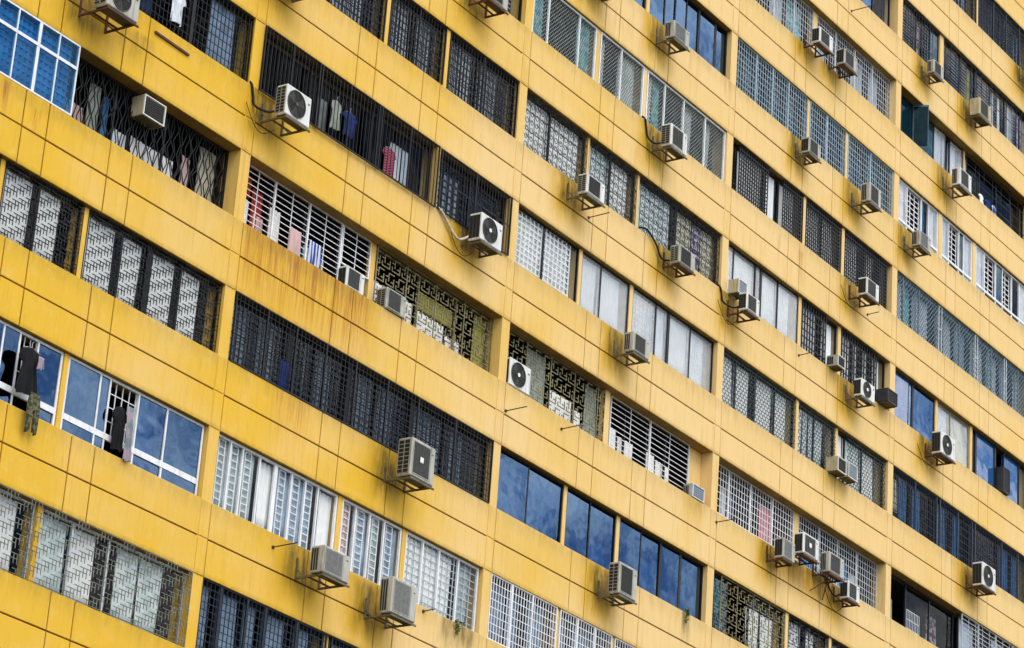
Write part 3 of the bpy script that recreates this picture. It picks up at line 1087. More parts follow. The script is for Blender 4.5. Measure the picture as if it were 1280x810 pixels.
@cell(0, -2)
def _(b, r):
    pier(b, r, 2.79, 2.92, .11); pier(b, r, 4.95, 5.07, .08)
    win(b, r, .2, 2.78, .10, 'white_metal', mull=[1.4], tr=[(.30, .11)], glass='g_mirror')
    win(b, r, 2.93, 4.93, .10, 'white_metal', mull=[3.45, 3.85, 4.31], tr=[(.30, .11)], glass=['g_mirror', 'g_mirror', None, 'g_mirror'],
        gr=[('grid', .16, 'white_metal', dict(sx=.17, sz=.3, u0=3.87, u1=4.3, w0=.36))])
    win(b, r, 5.08, 8.8, .10, 'white_metal', mull=[5.94, 6.2, 6.98, 7.77], tr=[(.30, .11)], glass=['g_mirror', 'g_mirror', None, 'g_mirror', 'g_mirror'],
        gr=[('grid', .16, 'white_metal', dict(sx=.17, sz=.24, u0=6.24, u1=6.95, w0=.36, t=.016))], cur=[(5.3, 5.7, 'c_greygreen'), (7.1, 7.6, BW)])
@cell(0, -3)
def _(b, r):
    pier(b, r, 2.79, 2.92, .12); pier(b, r, 4.83, 4.96, .11)
    win(b, r, .2, 2.78, .16, 'silver_metal', mull=[1.5], glass='g_clear', cur=[(.3, 2.5, 'c_palegreen')])
    win(b, r, 2.93, 4.82, .16, 'silver_metal', mull=[3.9], glass='g_clear', cur=[(2.95, 3.8, 'c_palegreen'), (3.85, 4.5, CW)])
    win(b, r, 4.98, 8.83, .16, 'silver_metal', mull=[5.8, 6.75], glass='g_clear', cur=[(5.02, 5.75, 'c_palegreen'), (5.85, 6.5, CW), (7.1, 7.65, 'c_palegreen'), (7.7, 8.3, 'c_palegreen')],
        gr=[('fret', -.004, 'fret_grey', dict(u0=.2, u1=8.82, s=.085, t=.012))])

# ---- bay 1
def q_piers(b, r, y=.11):
    pier(b, r, 3.93, 4.07, y); pier(b, r, 6.07, 6.21, y)
@cell(1, 3)
def _(b, r):
    q_piers(b, r)
    for a, c in ((.2, 3.92), (4.08, 6.06), (6.22, 8.83)):
        win(b, r, a, c, .12, mull=[(a + c) / 2], glass='g_dark', gr=[('louvre', .2, 'white_metal', dict(u0=c - 1.0, u1=c - .35))])
@cell(1, 2)
def _(b, r):
    q_piers(b, r, .06)
    for (a, c, m_, cu) in ((.2, 3.92, 2.05, [(.5, 1.9), (2.2, 3.4)]), (4.08, 6.06, 5.09, [(4.12, 5.0), (5.2, 5.8)]), (6.22, 8.83, 7.51, [(6.3, 7.35), (7.6, 8.3)])):
        win(b, r, a, c, .14, mull=[m_], glass='g_clear', gr=[('grid', .06, 'black_metal', dict(sx=.112, sz=.185, t=.015, posts=[m_])), ('grid', .21, 'navy_metal', dict(sx=.125, sz=.15, t=.022))],
            cur=[(p, q, BW) for p, q in cu], cy=.15)
@cell(1, 1)
def _(b, r):
    win(b, r, .18, 6.04, .16, mull=[1.87, 3.94], glass='g_dark', fw=.06,
        gr=[('vbars', -.05, 'black_metal', dict(u0=.12, u1=6.02, w0=-.02, w1=1.36, sx=.115, t=.013, nh=1, posts=[1.0, 1.87, 1.95, 2.9, 3.88, 3.98, 5.0], pw=.03))],
        cur=[(2.45, 2.75, 'c_greygreen', 0, 1.0), (4.95, 5.3, CW, 0, 1.1), (5.35, 5.6, BW, 0, 1.1)], cy=.25)
    pier(b, r, 6.07, 6.17, .02)
    win(b, r, 6.2, 8.83, .16, mull=[7.5], glass='g_dark', gr=[('vbars', -.03, 'black_metal', dict(u0=6.16, u1=8.8, sx=.105, t=.013, nh=2, posts=[7.45], w1=1.36)), ('grid', .25, 'navy_metal', dict(sx=.2, sz=.16, t=.03))],
        cur=[(6.3, 7.4, BW, 0, 1.2), (7.6, 8.3, 'c_navy')], cy=.2)
@cell(1, 0)
def _(b, r):
    pier(b, r, 4.46, 4.62, .27)
    win(b, r, .2, 4.45, .36, 'black_metal', mull=[1.27, 2.38, 3.48], glass=None, fw=.03,
        gr=[('hbars', .28, 'white_metal', dict(u0=.22, u1=3.48, sz=.125, sx=.545, posts=[1.29, 2.39, 3.46], pw=.045)),
            ('hbars', .28, 'white_metal', dict(u0=3.5, u1=4.43, sz=.125, sx=.5, w0=.58, posts=[3.51], pw=.03))],
        cur=[(.28, .8, CW, 0, .8), (.85, 1.2, 'c_red', 0, 1.1), (.35, .8, 'c_red', .85, 1.3), (.95, 1.25, 'c_palepink', 0, .6), (1.35, 1.75, CW, 0, .95), (2.5, 2.75, 'c_teal', 0, .6), (3.05, 3.25, 'c_oliveyellow', 0, .5), (2.85, 3.0, 'c_blue', 0, .6)], cy=.12)
    win(b, r, 4.63, 8.83, .34, 'olive_metal', mull=[6.25, 7.6], glass=None, gr=[('maze', .25, 'olive_metal', dict(u0=4.64, u1=8.82, s=.088, t=.019))],
        cur=[(4.66, 6.2, CW, 0, .72), (6.35, 7.3, CW, 0, .66), (7.35, 7.9, CW, 0, .5), (8.35, 8.8, 'c_oliveyellow', 0, 1.38), (6.4, 7.6, 'c_oliveyellow', .7, 1.1)], cy=.08)
@cell(1, -1)
def _(b, r):
    win(b, r, .18, 8.83, .14, mull=[2.05, 3.98, 6.12], thick=[2.05, 3.98, 6.12], mw=.07, glass='g_clear',
        gr=[('grid', .0, 'black_metal', dict(sx=.118, sz=.125, t=.013, posts=[1.15, 2.05, 3.0, 3.98, 5.05, 6.12, 7.45], pw=.045)),
            ('grid', .21, 'navy_metal', dict(sx=.16, sz=.135, t=.026))],
        cur=[(.3, .95, 'c_mistblue'), (1.0, 1.22, 'c_navy'), (1.28, 1.72, 'c_mistblue'), (2.62, 2.72, 'c_mistblue'), (3.05, 3.55, 'c_mistblue'), (4.1, 4.95, 'c_mistblue'), (5.1, 5.62, 'c_mistblue'), (6.25, 7.3, 'c_mistblue'), (7.6, 8.1, 'c_mistblue')], cy=.13)
@cell(1, -2)
def _(b, r):
    q_piers(b, r, .08)
    def lad(us):
        return [('ladder', .165, 'white_metal', dict(u0=a, u1=c, sz=.145, w0=.06, w1=1.34, t=.02)) for a, c in us]
    win(b, r, .2, 3.92, .10, 'white_metal', mull=[.62, .99, 1.5, 1.99, 2.48, 2.91, 3.31], thick=[1.99], glass='g_clear',
        gr=lad([(.34, .52), (.72, .90), (1.12, 1.30), (2.16, 2.34), (2.58, 2.78), (2.98, 3.18)]),
        cur=[(.25, 1.45, 'c_mist'), (1.62, 2.0, CW), (2.1, 3.25, 'c_mistblue'), (3.45, 3.85, CW)])
    win(b, r, 4.08, 6.06, .10, 'white_metal', mull=[4.54, 5.01, 5.49], glass='g_clear', gr=lad([(4.2, 4.4), (4.66, 4.88), (5.16, 5.36), (5.62, 5.82)]),
        cur=[(4.12, 4.5, 'c_palepink'), (4.55, 5.0, 'c_mistblue'), (5.05, 5.4, 'c_mist'), (5.6, 6.0, 'c_mistblue')])
    win(b, r, 6.22, 8.8, .10, 'white_metal', mull=[6.82, 7.4, 8.08], glass='g_clear', gr=[('grid', .17, 'pale_grid', dict(sx=.2, sz=.16, t=.016))],
        cur=[(6.25, 7.95, CW), (8.12, 8.6, 'c_mist')])
@cell(1, -3)
def _(b, r):
    pier(b, r, 3.93, 4.07, .11)
    win(b, r, .18, 3.92, .12, 'navy_metal', mull=[.72, 1.5, 2.04, 3.0], glass='g_dark', gr=[('grid', .05, 'navy_metal', dict(sx=.12, sz=.14, posts=[.72, 1.5, 2.04, 3.0], pw=.06))],
        cur=[(.25, .6, 'c_mistblue'), (.8, 1.4, 'c_mistblue'), (1.6, 1.95, 'c_mistblue'), (2.2, 2.8, 'c_mistblue'), (3.1, 3.6, 'c_mistblue')])
    win(b, r, 4.08, 8.83, .12, 'navy_metal', mull=[5.5, 7.0], glass='g_dark', gr=[('grid', .05, 'navy_metal', dict(sx=.12, sz=.14, posts=[5.5, 7.0]))], cur=[(4.3, 5.2, 'c_mistblue'), (5.8, 6.7, 'c_mistblue')])

# ---- bay 2
def p_piers(b, r, y=.11):
    pier(b, r, 2.79, 2.92, y); pier(b, r, 4.97, 5.11, y)
@cell(2, 4)
def _(b, r):
    p_piers(b, r)
    win(b, r, .2, 2.78, .14, mull=[1.4], glass='g_mirror', fw=.05)
    win(b, r, 2.93, 4.96, .14, mull=[3.9], glass='g_mirror', fw=.05)
    win(b, r, 5.12, 8.83, .14, mull=[5.84, 6.33, 6.86, 7.46, 8.26], thick=[7.46, 8.26], glass='g_mirror', fw=.05, cur=[(5.2, 6.8, 'c_blue'), (6.9, 8.2, 'c_bluewhite')])
@cell(2, 3)
def _(b, r):
    pier(b, r, 2.86, 3.0, .06); pier(b, r, 4.98, 5.1, .06)
    for (a, c, m_, cu, gl) in ((.2, 2.84, [.85, 2.12], [(.24, .8, 'c_teal'), (2.2, 2.75, 'c_teal')], None),
                               (3.02, 4.96, [3.95], [(4.0, 4.7, 'c_palegreen'), (3.25, 3.4, CW)], None),
                               (5.12, 8.83, [5.94, 6.83, 7.86], [(5.14, 5.5, CW), (5.55, 5.9, 'c_teal'), (6.9, 7.4, 'c_palegreen'), (7.95, 8.3, 'c_palegreen')], None)):
        win(b, r, a, c, .06, 'white_metal', mull=m_, glass=gl, gr=[('diamond', .105, 'mesh_grey', dict(s=.105, t=.012))], cur=cu, mw=.035, cy=.14)
@cell(2, 2)
def _(b, r):
    p_piers(b, r)
    for (a, c, m_, cu) in ((.2, 2.78, [1.33], [(.23, 1.32, CW), (1.36, 2.6, CW)]), (2.93, 4.96, [3.9], [(2.96, 3.88, 'c_palegreen'), (3.93, 4.75, CW)]),
                           (5.12, 8.83, [6.85], [(5.15, 6.3, 'c_palegreen'), (6.32, 6.72, BW), (6.92, 7.72, 'c_cream'), (7.75, 8.15, 'c_purple'), (8.18, 8.7, 'c_cream')])):
        win(b, r, a, c, .15, mull=m_, thick=[6.85], mw=.05, glass='g_clear', gr=[('scroll', .08, 'fret_black', dict(s=.20, t=.0125))], cur=cu)
@cell(2, 1)
def _(b, r):
    p_piers(b, r)
    win(b, r, .2, 2.78, .13, mull=[1.38], glass='g_clear', cur=[(.22, 1.34, CW), (1.42, 2.5, CW)], gr=[('grid', .19, 'white_metal', dict(sx=.16, sz=.14, u1=2.5, t=.03))], fw=.03)
    win(b, r, 2.93, 4.96, .13, mull=[3.75], glass='g_white', cur=[(2.95, 3.7, CW), (3.8, 4.65, CW)], fw=.03)
    win(b, r, 5.12, 8.83, .13, mull=[6.18, 6.76, 7.75], thick=[6.76], glass='g_white', cur=[(5.3, 6.14, CW), (6.22, 6.66, CW), (6.86, 7.7, CW), (7.8, 8.5, CW)],
        gr=[('grid', .19, 'pale_grid', dict(sx=.16, sz=.14, u0=5.2, u1=6.2, t=.018))], fw=.03)
@cell(2, 0)
def _(b, r):
    pier(b, r, 4.36, 4.56, .21)
    win(b, r, .18, 4.35, .34, 'black_metal', mull=[2.3, 3.3], glass=None, gr=[('maze', .23, 'olive_metal', dict(u0=.2, u1=4.34, s=.088, t=.017))],
        cur=[(.25, .6, CW, 0, .9), (1.45, 2.15, 'c_greygreen', 0, 1.36), (2.35, 3.25, CW, 0, .72), (3.35, 3.65, CW, 0, .6), (3.8, 4.3, 'c_greygreen', 0, 1.36)], cy=.06)
    pier(b, r, 8.32, 8.843, .33)
    win(b, r, 4.6, 8.30, .38, 'black_metal', mull=[5.5, 6.45, 7.3], glass=None, fw=.03,
        gr=[('hbars', .29, 'white_metal', dict(u0=4.72, u1=8.2, sz=.125, sx=.87, posts=[6.44], pw=.05))],
        cur=[(4.78, 5.3, CW, 0, .78), (5.38, 6.0, CW, 0, .68), (6.62, 7.0, CW, 0, .72), (7.05, 7.65, CW, 0, .66)], cy=.1)
@cell(2, -1)
def _(b, r):
    p_piers(b, r)
    win(b, r, .2, 2.78, .13, mull=[1.42], glass='g_mirror', cur=[(.25, 1.38, BW, .05, 1.2), (1.46, 2.6, BW, .05, 1.2)], fw=.03)
    win(b, r, 2.93, 4.96, .13, mull=[3.9], glass='g_mirror', cur=[(4.0, 4.7, BW, .05, .6)], fw=.03)
    win(b, r, 5.12, 8.83, .13, mull=[6.06, 6.93, 7.81], thick=[6.93, 7.81], glass='g_mirror', cur=[(6.1, 6.8, BW, .05, .8)], fw=.03)
@cell(2, -2)
def _(b, r):
    pier(b, r, 2.71, 2.83, .06); pier(b, r, 4.93, 5.05, .06)
    for (a, c, ps, cu) in ((.18, 2.7, [.97, 1.76], [(.3, 1.5, 'c_mistblue'), (1.9, 2.5, 'c_mistblue')]), (2.84, 4.92, [3.52, 4.23], [(2.9, 3.4, 'c_mistblue'), (3.6, 4.6, 'c_mistblue')]), (5.06, 8.83, [5.8, 6.6, 7.5], [(5.2, 6.5, 'c_mistblue')])):
        win(b, r, a, c, .16, 'black_metal', mull=ps, glass='g_dark', gr=[('grid', .04, 'white_metal', dict(sx=.105, sz=.165, posts=ps, pw=.04, t=.015))], cur=cu)

# ---- bay 3
@cell(3, 6)
def _(b, r):
    q_piers(b, r)
    win(b, r, .2, 3.92, .12, glass='g_mirror', mull=[2.0])
    win(b, r, 4.08, 6.06, .12, glass='g_mirror', mull=[5.0])
    win(b, r, 6.22, 8.6, .14, glass=['g_mirror', 'g_mirror', 'g_dark'], mull=[6.9, 7.6, 8.15], thick=[7.6], cur=[(6.3, 7.5, BW)])
@cell(3, 5)
def _(b, r):
    pier(b, r, 4.32, 4.52, .18)
    win(b, r, .18, 4.3, .32, 'black_metal', glass='g_dark', mull=[2.2], gr=[('grid', .2, 'pale_grid', dict(sx=.13, sz=.17, posts=[1.1, 2.19, 3.28], pw=.045))], cur=[(.5, 1.6, BW), (2.4, 3.0, BW), (3.2, 4.0, 'c_teal')])
    win(b, r, 4.55, 8.83, .32, 'black_metal', glass='g_dark', mull=[6.7], gr=[('grid', .2, 'pale_grid', dict(sx=.13, sz=.17, posts=[5.6, 6.7, 7.75], pw=.045))], cur=[(4.7, 5.4, BW), (6.9, 7.6, BW), (7.9, 8.5, BW)])
@cell(3, 4)
def _(b, r):
    q_piers(b, r, .06)
    for (a, c, ps, cu) in ((.18, 3.92, [1.2, 2.06, 2.9], [(.3, 1.8, BW), (2.1, 2.8, BW), (3.0, 3.6, BW)]), (4.08, 6.06, [5.0], [(4.2, 4.9, BW), (5.1, 5.7, BW)]), (6.22, 8.8, [7.5], [(6.3, 7.4, BW), (7.6, 8.3, BW)])):
        win(b, r, a, c, .16, 'navy_metal', mull=ps, glass='g_dark', gr=[('grid', .06, 'blue_grid', dict(sx=.125, sz=.17, posts=ps, pw=.05, t=.015)), ('grid', .22, 'navy_metal', dict(sx=.15, sz=.14, t=.03))], cur=cu, cy=.14)
@cell(3, 3)
def _(b, r):
    q_piers(b, r, .08)
    G = lambda a, c: ('grid', .08, 'black_metal', dict(sx=.108, sz=.105, u0=a, u1=c, t=.023))
    win(b, r, .2, 3.92, .15, mull=[2.08, 2.75], glass='g_clear', gr=[G(.6, 2.05), G(2.86, 3.9)], cur=[(.75, 2.0, CW), (2.12, 2.68, CW), (2.9, 3.7, CW)])
    win(b, r, 4.08, 6.06, .15, mull=[5.05], glass='g_clear', gr=[G(4.1, 6.0)], cur=[(4.15, 5.0, CW), (5.1, 5.8, CW)])
    win(b, r, 6.22, 8.8, .15, mull=[7.5], glass='g_clear', gr=[G(6.25, 8.6)], cur=[(6.3, 7.2, CW), (7.6, 8.1, CW)])
@cell(3, 2)
def _(b, r):
    q_piers(b, r)
    win(b, r, .2, 3.92, .13, mull=[.62, 1.71, 2.0, 2.87], thick=[2.0], glass='g_white', cur=[(.22, .58, CW), (.66, 1.66, CW), (1.76, 1.9, CW), (2.1, 2.83, CW), (2.92, 3.6, CW)], fw=.03)
    G = lambda a, c: ('grid', .10, 'black_metal', dict(sx=.14, sz=.2, u0=a, u1=c, t=.028))
    win(b, r, 4.08, 6.05, .15, mull=[5.38], glass='g_clear', gr=[G(4.1, 5.36)], cur=[(4.3, 5.1, CW), (5.44, 5.9, CW)])
    win(b, r, 6.22, 8.78, .15, mull=[8.22], glass='g_clear', gr=[G(6.25, 8.2)], cur=[(6.4, 7.0, CW), (7.15, 7.4, CW), (7.7, 7.95, CW), (8.26, 8.6, CW)])
@cell(3, 1)
def _(b, r):
    pier(b, r, 3.93, 4.05, .08); pier(b, r, 6.07, 6.2, .11)
    G = lambda a, c: ('brick', .08, 'fret_teal', dict(u0=a, u1=c, sx=.14, sz=.09, t=.0115))
    win(b, r, .2, 3.92, .15, mull=[1.0, 1.95, 2.95], thick=[1.95], glass='g_clear', gr=[G(.22, 3.9)], cur=[(.23, .97, CW), (1.03, 1.8, CW), (2.08, 2.92, CW), (2.98, 3.65, CW)])
    win(b, r, 4.07, 6.06, .15, mull=[5.0], glass='g_clear', gr=[G(4.08, 6.04)], cur=[(4.1, 4.5, CW), (4.55, 4.8, BW), (4.88, 5.6, 'c_palegreen')])
    win(b, r, 6.22, 8.83, .15, mull=[6.66, 7.62], glass='g_clear', gr=[G(6.7, 8.82)], cur=[(6.26, 6.62, CW), (6.72, 7.58, 'c_palegreen'), (7.66, 8.4, CW)])
@cell(3, 0)
def _(b, r):
    pier(b, r, 4.35, 4.56, .26)
    win(b, r, .18, 4.33, .38, 'black_metal', glass=None, gr=[('grid', .28, 'white_metal', dict(sx=.13, sz=.17, posts=[1.1, 2.15, 3.25], pw=.045, t=.014))],
        cur=[(1.2, 1.5, BW, 0, 1.1), (1.6, 1.85, 'c_blue', 0, 1.0), (3.4, 3.7, 'c_blue', 0, .9), (.5, .8, BW, 0, 1.2)], cy=.2)
    win(b, r, 4.58, 8.83, .38, 'black_metal', glass=None, gr=[('grid', .28, 'pale_grid', dict(sx=.13, sz=.17, posts=[5.65, 6.65, 7.7], pw=.045, t=.014))],
        cur=[(5.2, 5.9, 'c_brightblue', 0, .8), (6.8, 7.2, 'c_blue', 0, 1.0), (7.25, 7.5, BW, 0, 1.0), (7.9, 8.2, BW, 0, .9)], cy=.2)
@cell(3, -1)
def _(b, r):
    pier(b, r, 3.72, 3.86, .06); pier(b, r, 5.95, 6.08, .06)
    win(b, r, .2, 3.7, .15, 'black_metal', mull=[1.04, 2.07], glass=['g_teal', None, 'g_clear'], gr=[('maze', .07, 'olive_metal', dict(u0=.6, u1=3.68, s=.085, t=.017))], cur=[(.24, .9, 'c_palegreen', .5, 1.3), (2.1, 2.7, CW, .05, 1.1), (2.8, 3.4, CW, .05, 1.1)])
    win(b, r, 3.88, 5.93, .15, 'black_metal', mull=[4.9], glass='g_clear', gr=[('maze', .07, 'fret_black', dict(s=.085, t=.017))], cur=[(3.95, 4.8, CW), (5.0, 5.5, CW)])
    win(b, r, 6.1, 8.83, .15, 'black_metal', mull=[7.4], glass='g_clear', gr=[('maze', .07, 'fret_black', dict(s=.085, t=.017))], cur=[(6.2, 7.3, CW)])

# ---- bay 4
@cell(4, 7)
def _(b, r):
    p_piers(b, r, .06)
    for (a, c, ps, cu) in ((.2, 2.78, [1.4], [(.4, 1.3, 'c_mistblue')]), (2.93, 4.96, [3.9], [(3.1, 3.7, 'c_mistblue'), (4.1, 4.7, 'c_mistblue')]), (5.12, 8.83, [6.14, 7.04, 7.96], [(5.2, 5.6, 'c_mistblue'), (6.25, 6.8, 'c_mistblue'), (7.1, 7.5, 'c_mistblue'), (8.1, 8.5, 'c_mistblue')])):
        win(b, r, a, c, .15, 'navy_metal', mull=ps, glass='g_dark', gr=[('grid', .06, 'navy_metal', dict(sx=.11, sz=.15, posts=ps, pw=.05)), ('louvre', .22, 'pale_grid', dict(u0=a + .5, u1=c - .9, sz=.09))], cur=cu, cy=.2)
@cell(4, 6)
def _(b, r):
    pier(b, r, 2.66, 2.9, .08)
    LV = lambda a, c: ('louvre', .17, 'white_metal', dict(u0=a, u1=c, sz=.105))
    win(b, r, .2, 2.64, .12, 'navy_metal', mull=[1.2, 2.1], glass=['g_clear', 'g_clear', 'g_teal'], gr=[LV(.4, .62), LV(.75, 1.0), LV(1.8, 2.05), ('vbars', .05, 'navy_metal', dict(u1=2.1, sx=.18))], cur=[(1.3, 1.7, 'c_brownfloral'), (2.15, 2.55, 'c_teal')], cy=.14)
    win(b, r, 2.93, 8.83, .12, 'navy_metal', mull=[4.05, 5.1, 6.08, 7.12, 8.18], glass='g_clear', thick=[5.1], mw=.05,
        gr=[LV(3.45, 3.95), LV(4.1, 4.5), LV(5.2, 5.65), LV(5.72, 6.0), LV(6.15, 6.4), LV(6.6, 6.8), LV(7.2, 7.5), LV(7.65, 7.85), ('vbars', .05, 'navy_metal', dict(sx=.35, nh=2))],
        cur=[(2.97, 3.3, 'c_brownfloral'), (4.7, 5.0, 'c_olive'), (6.45, 6.6, BW), (6.85, 7.05, BW), (7.55, 7.9, BW), (8.25, 8.6, 'c_purple')], cy=.14)
@cell(4, 5)
def _(b, r):
    X0, zb = (b - 1) * W, H * r - 2.1
    w = win(b, r, .2, 4.6, .26, 'navy_metal', mull=[.42, 1.35, 2.0, 2.72, 3.45, 3.75], glass=['g_dark', 'g_tealdark', None, 'g_teal', 'g_white', 'g_dark', 'g_white'], slide=False,
            cur=[(2.78, 3.35, 'c_bluewhite'), (3.5, 3.65, CW), (3.85, 4.3, CW), (2.05, 2.68, 'c_teal')], cy=.12)
    # casement swung out of its frame
    s = MB()
    hx, hy, L_ = X0 + 1.36, .25, .44
    an = R(62)
    ex, ey = hx + L_ * math.cos(an), hy - L_ * math.sin(an)
    def slab(t0, t1, z0, z1, th):
        nx_, ny_ = math.sin(an) * th / 2, math.cos(an) * th / 2
        k = len(s.v)
        for (tt, zz) in ((t0, z0), (t1, z0), (t1, z1), (t0, z1)):
            px, py = hx + (ex - hx) * tt, hy + (ey - hy) * tt
            s.v.append((px + nx_, py + ny_, zz)); s.v.append((px - nx_, py - ny_, zz))
        s.f += [(k, k + 2, k + 4, k + 6), (k + 7, k + 5, k + 3, k + 1), (k, k + 1, k + 3, k + 2), (k + 2, k + 3, k + 5, k + 4), (k + 4, k + 5, k + 7, k + 6), (k + 6, k + 7, k + 1, k)]
    slab(0, 1, zb + .02, zb + .08, .035); slab(0, 1, zb + 1.32, zb + 1.38, .035)
    slab(0, .06, zb + .08, zb + 1.32, .035); slab(.94, 1, zb + .08, zb + 1.32, .035)
    s.build('open_sash', 'teal_metal', w, recalc=True)
    s = MB()
    slab(.06, .94, zb + .08, zb + 1.32, .006)
    s.build('pane', 'g_tealdark', w, recalc=True)
    pier(b, r, 4.62, 4.7, .24)
    win(b, r, 4.72, 8.83, .3, 'navy_metal', mull=[5.8, 6.95, 7.95], glass='g_dark', gr=[('grid', .2, 'navy_metal', dict(sx=.55, sz=.35, t=.012))], cur=[(4.8, 5.1, BW)])
@cell(4, 4)
def _(b, r):
    pier(b, r, 2.72, 2.92, .06); pier(b, r, 4.92, 5.12, .06)
    G = lambda a, c: ('grid', .16, 'white_metal', dict(u0=a, u1=c, sx=.28, sz=.15, w0=.26, w1=1.34, t=.024))
    win(b, r, .2, 2.7, .08, 'white_metal', mull=[.78, 1.67, 2.11], tr=[(.2, .07)], glass=['g_white', None, 'g_dark', 'g_white'], gr=[G(.82, 1.62)], cur=[(.25, .7, CW), (2.2, 2.6, CW), (1.75, 2.0, 'c_blue')])
    win(b, r, 2.93, 4.9, .08, 'white_metal', mull=[3.4, 4.05, 4.36], tr=[(.2, .07)], glass=['g_white', None, 'g_teal', 'g_white'], gr=[G(3.44, 4.0)], cur=[(2.98, 3.35, CW), (4.1, 4.3, 'c_blue'), (4.42, 4.85, 'c_bluewhite')])
    win(b, r, 5.14, 8.83, .08, 'white_metal', mull=[5.75, 6.5, 6.96, 7.6, 8.11], tr=[(.2, .07)], glass=['g_white', None, 'g_teal', None, 'g_dark', 'g_white'], gr=[G(5.8, 6.45), G(7.0, 7.55)], cur=[(5.2, 5.7, 'c_bluewhite'), (6.6, 6.9, 'c_blue'), (8.2, 8.7, CW)])
@cell(4, 3)
def _(b, r):
    win(b, r, .18, 8.83, .14, 'silver_metal', mull=[1.56, 2.85, 4.1, 5.18, 6.2, 7.1, 8.0], glass=None, gr=[('diamond', .07, 'mesh_blue', dict(s=.15, t=.016, posts=[.6, 1.56, 4.1, 6.2, 8.0], pw=.035)), ('ladder', .06, 'silver_metal', dict(u0=2.78, u1=2.96, sz=1.3, t=.03)), ('ladder', .06, 'silver_metal', dict(u0=5.1, u1=5.26, sz=1.3, t=.03)), ('ladder', .06, 'silver_metal', dict(u0=7.04, u1=7.18, sz=1.3, t=.03))],
        cur=[(.25, .95, BW), (1.0, 1.45, 'c_teal'), (1.62, 2.55, BW), (3.0, 3.5, 'c_mistblue'), (3.55, 4.0, BW), (4.2, 4.95, 'c_mistblue'), (5.3, 6.05, BW), (6.3, 6.7, 'c_teal'), (6.72, 7.0, BW), (7.2, 7.8, 'c_mistblue'), (8.1, 8.5, BW)], cy=.16)
@cell(4, 2)
def _(b, r):
    p_piers(b, r)
    win(b, r, .3, 2.78, .14, mull=[1.2, 1.46], thick=[1.46], glass=['g_skyblue', 'g_skyblue', 'g_mirror'], cur=[(.4, 1.1, CW), (1.6, 2.6, BW)])
    win(b, r, 2.93, 4.95, .14, 'olive_metal', mull=[3.76], glass=['g_white', 'g_white'], cur=[(3.0, 3.7, 'c_palegreen'), (3.85, 4.75, 'c_oliveyellow')])
    win(b, r, 5.14, 8.83, .14, mull=[5.42, 6.68, 7.26, 8.28], thick=[5.42, 6.68], glass=['g_dark', 'g_skyblue', None, 'g_skyblue', 'g_dark'], cur=[(5.5, 6.6, 'c_brightblue'), (7.3, 8.2, 'c_brightblue')])
@cell(4, 1)
def _(b, r):
    win(b, r, .18, 8.83, .14, 'navy_metal', mull=[2.9, 5.1, 6.93], thick=[2.9, 5.1, 6.93], mw=.07, glass='g_dark', gr=[('grid', .05, 'navy_metal', dict(sx=.115, sz=.2, posts=[1.5, 2.8, 3.0, 4.1, 5.0, 5.2, 6.93, 8.0], pw=.05))],
        cur=[(.45, .8, 'c_cream', .3, 1.2), (.9, 1.4, 'c_blue'), (1.7, 2.2, 'c_blue'), (3.2, 3.7, 'c_blue'), (4.2, 4.6, 'c_blue'), (7.1, 7.7, 'c_blue'), (8.0, 8.4, 'c_blue')])
@cell(4, 0)
def _(b, r):
    win(b, r, .18, 4.36, .26, 'navy_metal', mull=[1.5, 2.9], glass=[None, 'g_dark', 'g_dark'], gr=[('vbars', .36, 'white_metal', dict(u0=1.75, u1=2.5, w0=0, w1=.75, sx=.1))], cur=[(.5, .75, BW, 0, .8), (1.0, 1.3, 'c_greygreen', 0, .9), (3.3, 3.9, 'c_brownfloral', 0, 1.1)], cy=.3)
    win(b, r, 4.45, 8.83, .16, 'black_metal', mull=[6.5], glass='g_dark', gr=[('hbars', .06, 'pale_grid', dict(sz=.13, sx=.45, posts=[5.5, 6.6, 7.7]))], cur=[(4.6, 5.6, BW), (6.6, 7.4, BW)])

ALIAS = {(0, -4): (0, -1), (0, 2): (2, 1), (1, -4): (1, -2), (1, 4): (1, 2), (2, -3): (2, 2), (2, 5): (2, 1), (3, -2): (3, 4), (3, 7): (3, 3),
         (4, -1): (4, 3), (4, 8): (4, 1), (5, 1): (3, 3), (5, 2): (1, -1), (5, 3): (3, 4), (5, 4): (3, 1), (5, 5): (1, 2), (5, 6): (3, 2), (5, 7): (3, 4)}
for b, rows in BUILD.items():
    for r in rows:
        key = (b, r) if (b, r) in SPEC else ALIAS.get((b, r))
        if key:
            SPEC[key](b, r)

# ------------------------------------------------------------------ small fixtures on the wall
def rod(x, z, ln, rise=0.0, mat='bracket_rust'):
    m = MB()
    m.tube([(x, 0.0, z), (x, -ln, z + rise)], .012, 6)
    m.disc(x, z, -.02, 0.002, .035, 10)
    m.build('laundry_pole_socket', mat, BLD)
for (x, z, ln) in ((11.86, 2.88, .56), (9.18, -2.72, .54), (11.33, -2.38, .47), (18.09, -2.36, .56), (1.99, -7.97, .58), (21.77, 3.22, .36), (24.05, 14.11, .68), (6.85, -7.80, .3), (25.41, 5.73, .34)):
    rod(x, z, ln, 0.02)
MB().bar((-2.94, .46), (-1.96, .44), .045, .03, -.02).build('flat_bar', 'bracket_rust', BLD)

